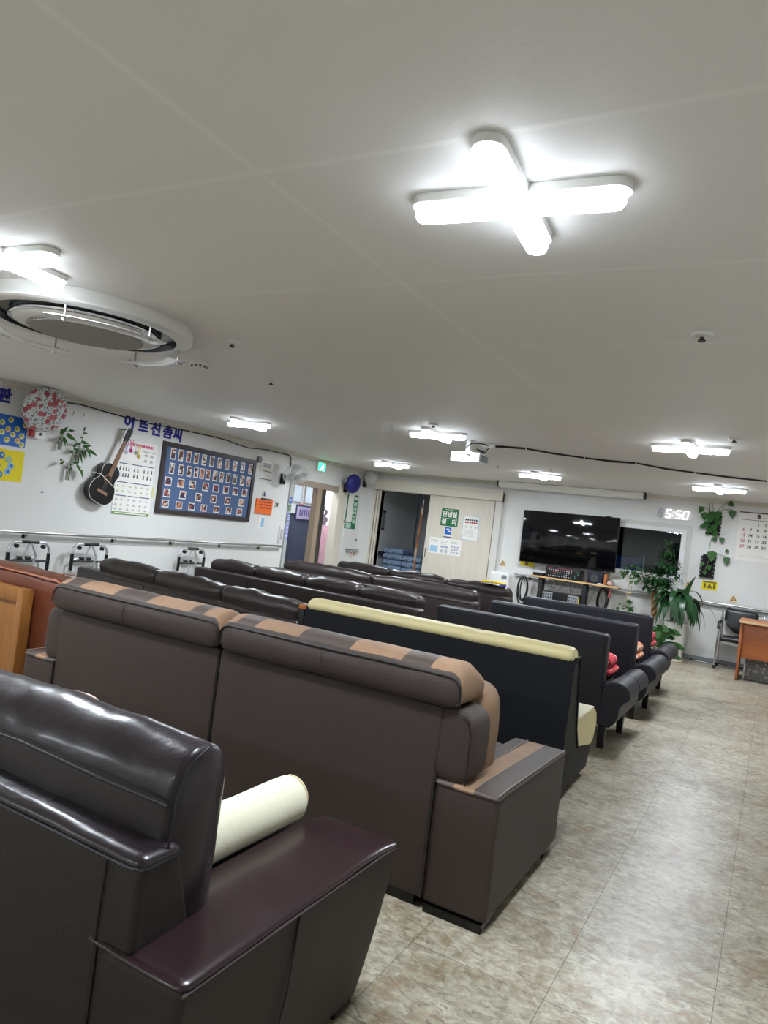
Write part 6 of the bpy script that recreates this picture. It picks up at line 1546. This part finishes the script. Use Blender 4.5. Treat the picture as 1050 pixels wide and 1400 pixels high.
# slim stem plant left of the window corner
t = thing('potted_plant', 'slim potted plant with a leafy crown below the window, right of the television', 'plant', (-1.95, 11.45, 0))
MB().lathe([(0.0, 0.0), (0.09, 0.0), (0.12, 0.24), (0.128, 0.24), (0.128, 0.26), (0.11, 0.26), (0.106, 0.22)], (-1.95, 11.45, 0), 24, cap=False).build('pot', M_pot, t)
MB().lathe([(0.0, 0.22), (0.108, 0.22)], (-1.95, 11.45, 0), 20, cap=False).build('soil', M_soil, t)
MB().tube([(-1.96, 11.45, 0.22), (-1.955, 11.45, 0.7), (-1.945, 11.45, 1.02), (-1.93, 11.44, 1.15)], 0.007, 6).tube([(-1.94, 11.46, 0.22), (-1.91, 11.46, 0.8), (-1.90, 11.46, 1.1)], 0.005, 6).build('stem', mat('pale_stem', 'b4a784', 0.7), t)
tag(MB().rbox(-1.985, -1.885, 11.43, 11.48, 0.86, 0.88, r=0.008, k=2).build('tie', mat('string_tie', 'c9b48c', 0.8), t), None)
q = MB(); rs = random.Random(15)
cluster(q, (-1.93, 11.42, 1.20), (0.16, 0.14, 0.10), 70, 0.09, 0.045, rs, 0.9)
cluster(q, (-1.86, 11.42, 1.10), (0.09, 0.09, 0.09), 26, 0.085, 0.042, rs, 1.0)
cluster(q, (-1.78, 11.42, 1.27), (0.08, 0.06, 0.03), 14, 0.08, 0.04, rs, 0.7)
cluster(q, (-1.90, 11.38, 0.66), (0.09, 0.08, 0.09), 30, 0.08, 0.045, rs, 0.7)
cluster(q, (-2.06, 11.38, 0.64), (0.06, 0.06, 0.06), 14, 0.075, 0.042, rs, 0.7)
q.build('foliage', M_leaf, t)

# ================================================================== desk and chair at the right
t = thing('desk', 'cherry laminate desk at the right edge with a modesty panel', 'desk', (0.3, 10.8, 0))
MB().rbox(-0.345, 1.0, 10.40, 11.10, 0.755, 0.785, r=0.004, k=1).build('desktop', M_deskwood, t)
MB().box(-0.35, -0.345, 10.40, 11.10, 0.757, 0.783).box(-0.345, 1.0, 10.396, 10.40, 0.757, 0.783).build('edge_band', mat('cream_edge', 'cdb58c', 0.4), t)
MB().rbox(-0.31, 0.97, 10.50, 10.52, 0.30, 0.755, r=0.002, k=1).build('front_panel', M_deskwood, t)
for x in (-0.335, 0.955):
    MB().rbox(x, x + 0.03, 10.46, 11.02, 0.012, 0.755, r=0.003, k=1).build('side_panel', M_deskwood, t)
    for y in (10.48, 11.0): MB().lathe([(0.014, 0.0), (0.014, 0.012)], (x + 0.015, y, 0), 10).build('foot', M_black, t)
t = thing('storage_basket', 'grey and white lattice-patterned basket under the cherry desk', 'basket', (0.15, 10.85, 0))
MB().rbox(-0.24, 0.5, 10.70, 11.0, 0.0, 0.42, r=0.01, k=2).build('body', spotted_material('lattice_print', '6e6c68', ['a5a29c', '94918b', 'b4b1aa'], 20, 0.40, 0.6), t)
MB().rbox(-0.25, -0.236, 10.69, 11.01, 0.0, 0.43, r=0.004, k=1).build('side_board', M_white, t)
t = thing('office_chair', 'black padded armchair with chrome legs between the desk and back wall', 'chair', (-0.36, 11.48, 0))
CX0, CX1 = -0.64, -0.10
MB().rbox(CX0 + 0.03, CX1 - 0.03, 11.25, 11.66, 0.40, 0.465, r=0.03, k=4, step=0.08, puff=(0, 0, 0.012)).build('seat', mat('black_leatherette', '121318', 0.32, bump=(200, 0.15)), t)
def chb(p):
    u = (p.x - (CX0 + CX1) / 2) / 0.22
    low = 0.13 * (abs(u) ** 2.2) * max(0, (0.70 - p.z) / 0.15) if p.z < 0.70 else 0
    return (p.x * 1.0, p.y + 0.12 * (p.z - 0.5), p.z + low)
MB().rbox(CX0 + 0.05, CX1 - 0.05, 11.60, 11.645, 0.50, 0.845, r=(0.05, 0.02, 0.05), k=4, step=0.05, puff=(0, 0.012, 0), fn=chb).build('backrest', mat('black_leatherette', '121318', 0.32), t)
for s_, x in ((-1, CX0), (1, CX1)):
    MB().tube([(x, 11.27, 0.02), (x + 0.005, 11.275, 0.40), (x + 0.005, 11.28, 0.57), (x + 0.005, 11.31, 0.625), (x + 0.005, 11.36, 0.64), (x + 0.005, 11.55, 0.64), (x + 0.01, 11.63, 0.66), (x + 0.02, 11.655, 0.80)], 0.0125, 10).build('arm_frame', M_chrome, t)
    MB().tube([(x + 0.005, 11.283, 0.565), (x + 0.005, 11.31, 0.635), (x + 0.005, 11.36, 0.652), (x + 0.005, 11.52, 0.652)], 0.023, 10).build('arm_pad', M_black, t)
    MB().tube([(x + 0.02, 11.655, 0.80), (x + 0.02, 11.64, 0.62), (x + 0.02, 11.62, 0.42), (x + 0.015, 11.60, 0.02)], 0.0125, 10).build('rear_leg', M_chrome, t)
    for y in (11.27, 11.60): MB().lathe([(0.018, 0.0), (0.018, 0.04), (0.012, 0.045)], (x + (0.015 if y > 11.5 else 0), y, 0), 12).build('rubber_foot', M_black, t)
MB().tube([(CX0, 11.275, 0.39), (CX1, 11.275, 0.39)], 0.010, 8).build('stretcher', M_chrome, t)
t = thing('floor_cable', 'dark cable lying along the skirting behind the black chair', 'cable', (-0.6, 11.7, 0))
MB().tube([(-1.0, 11.72, 0.012), (-0.8, 11.69, 0.012), (-0.6, 11.715, 0.012), (-0.4, 11.68, 0.012), (-0.2, 11.70, 0.03), (0.1, 11.72, 0.012)], 0.010, 6).build('cable', M_ink, t)
MB().tube([(-0.95, 11.66, 0.010), (-0.75, 11.64, 0.010), (-0.55, 11.655, 0.010), (-0.35, 11.63, 0.010)], 0.009, 6).build('cable', M_lightgrey, t)
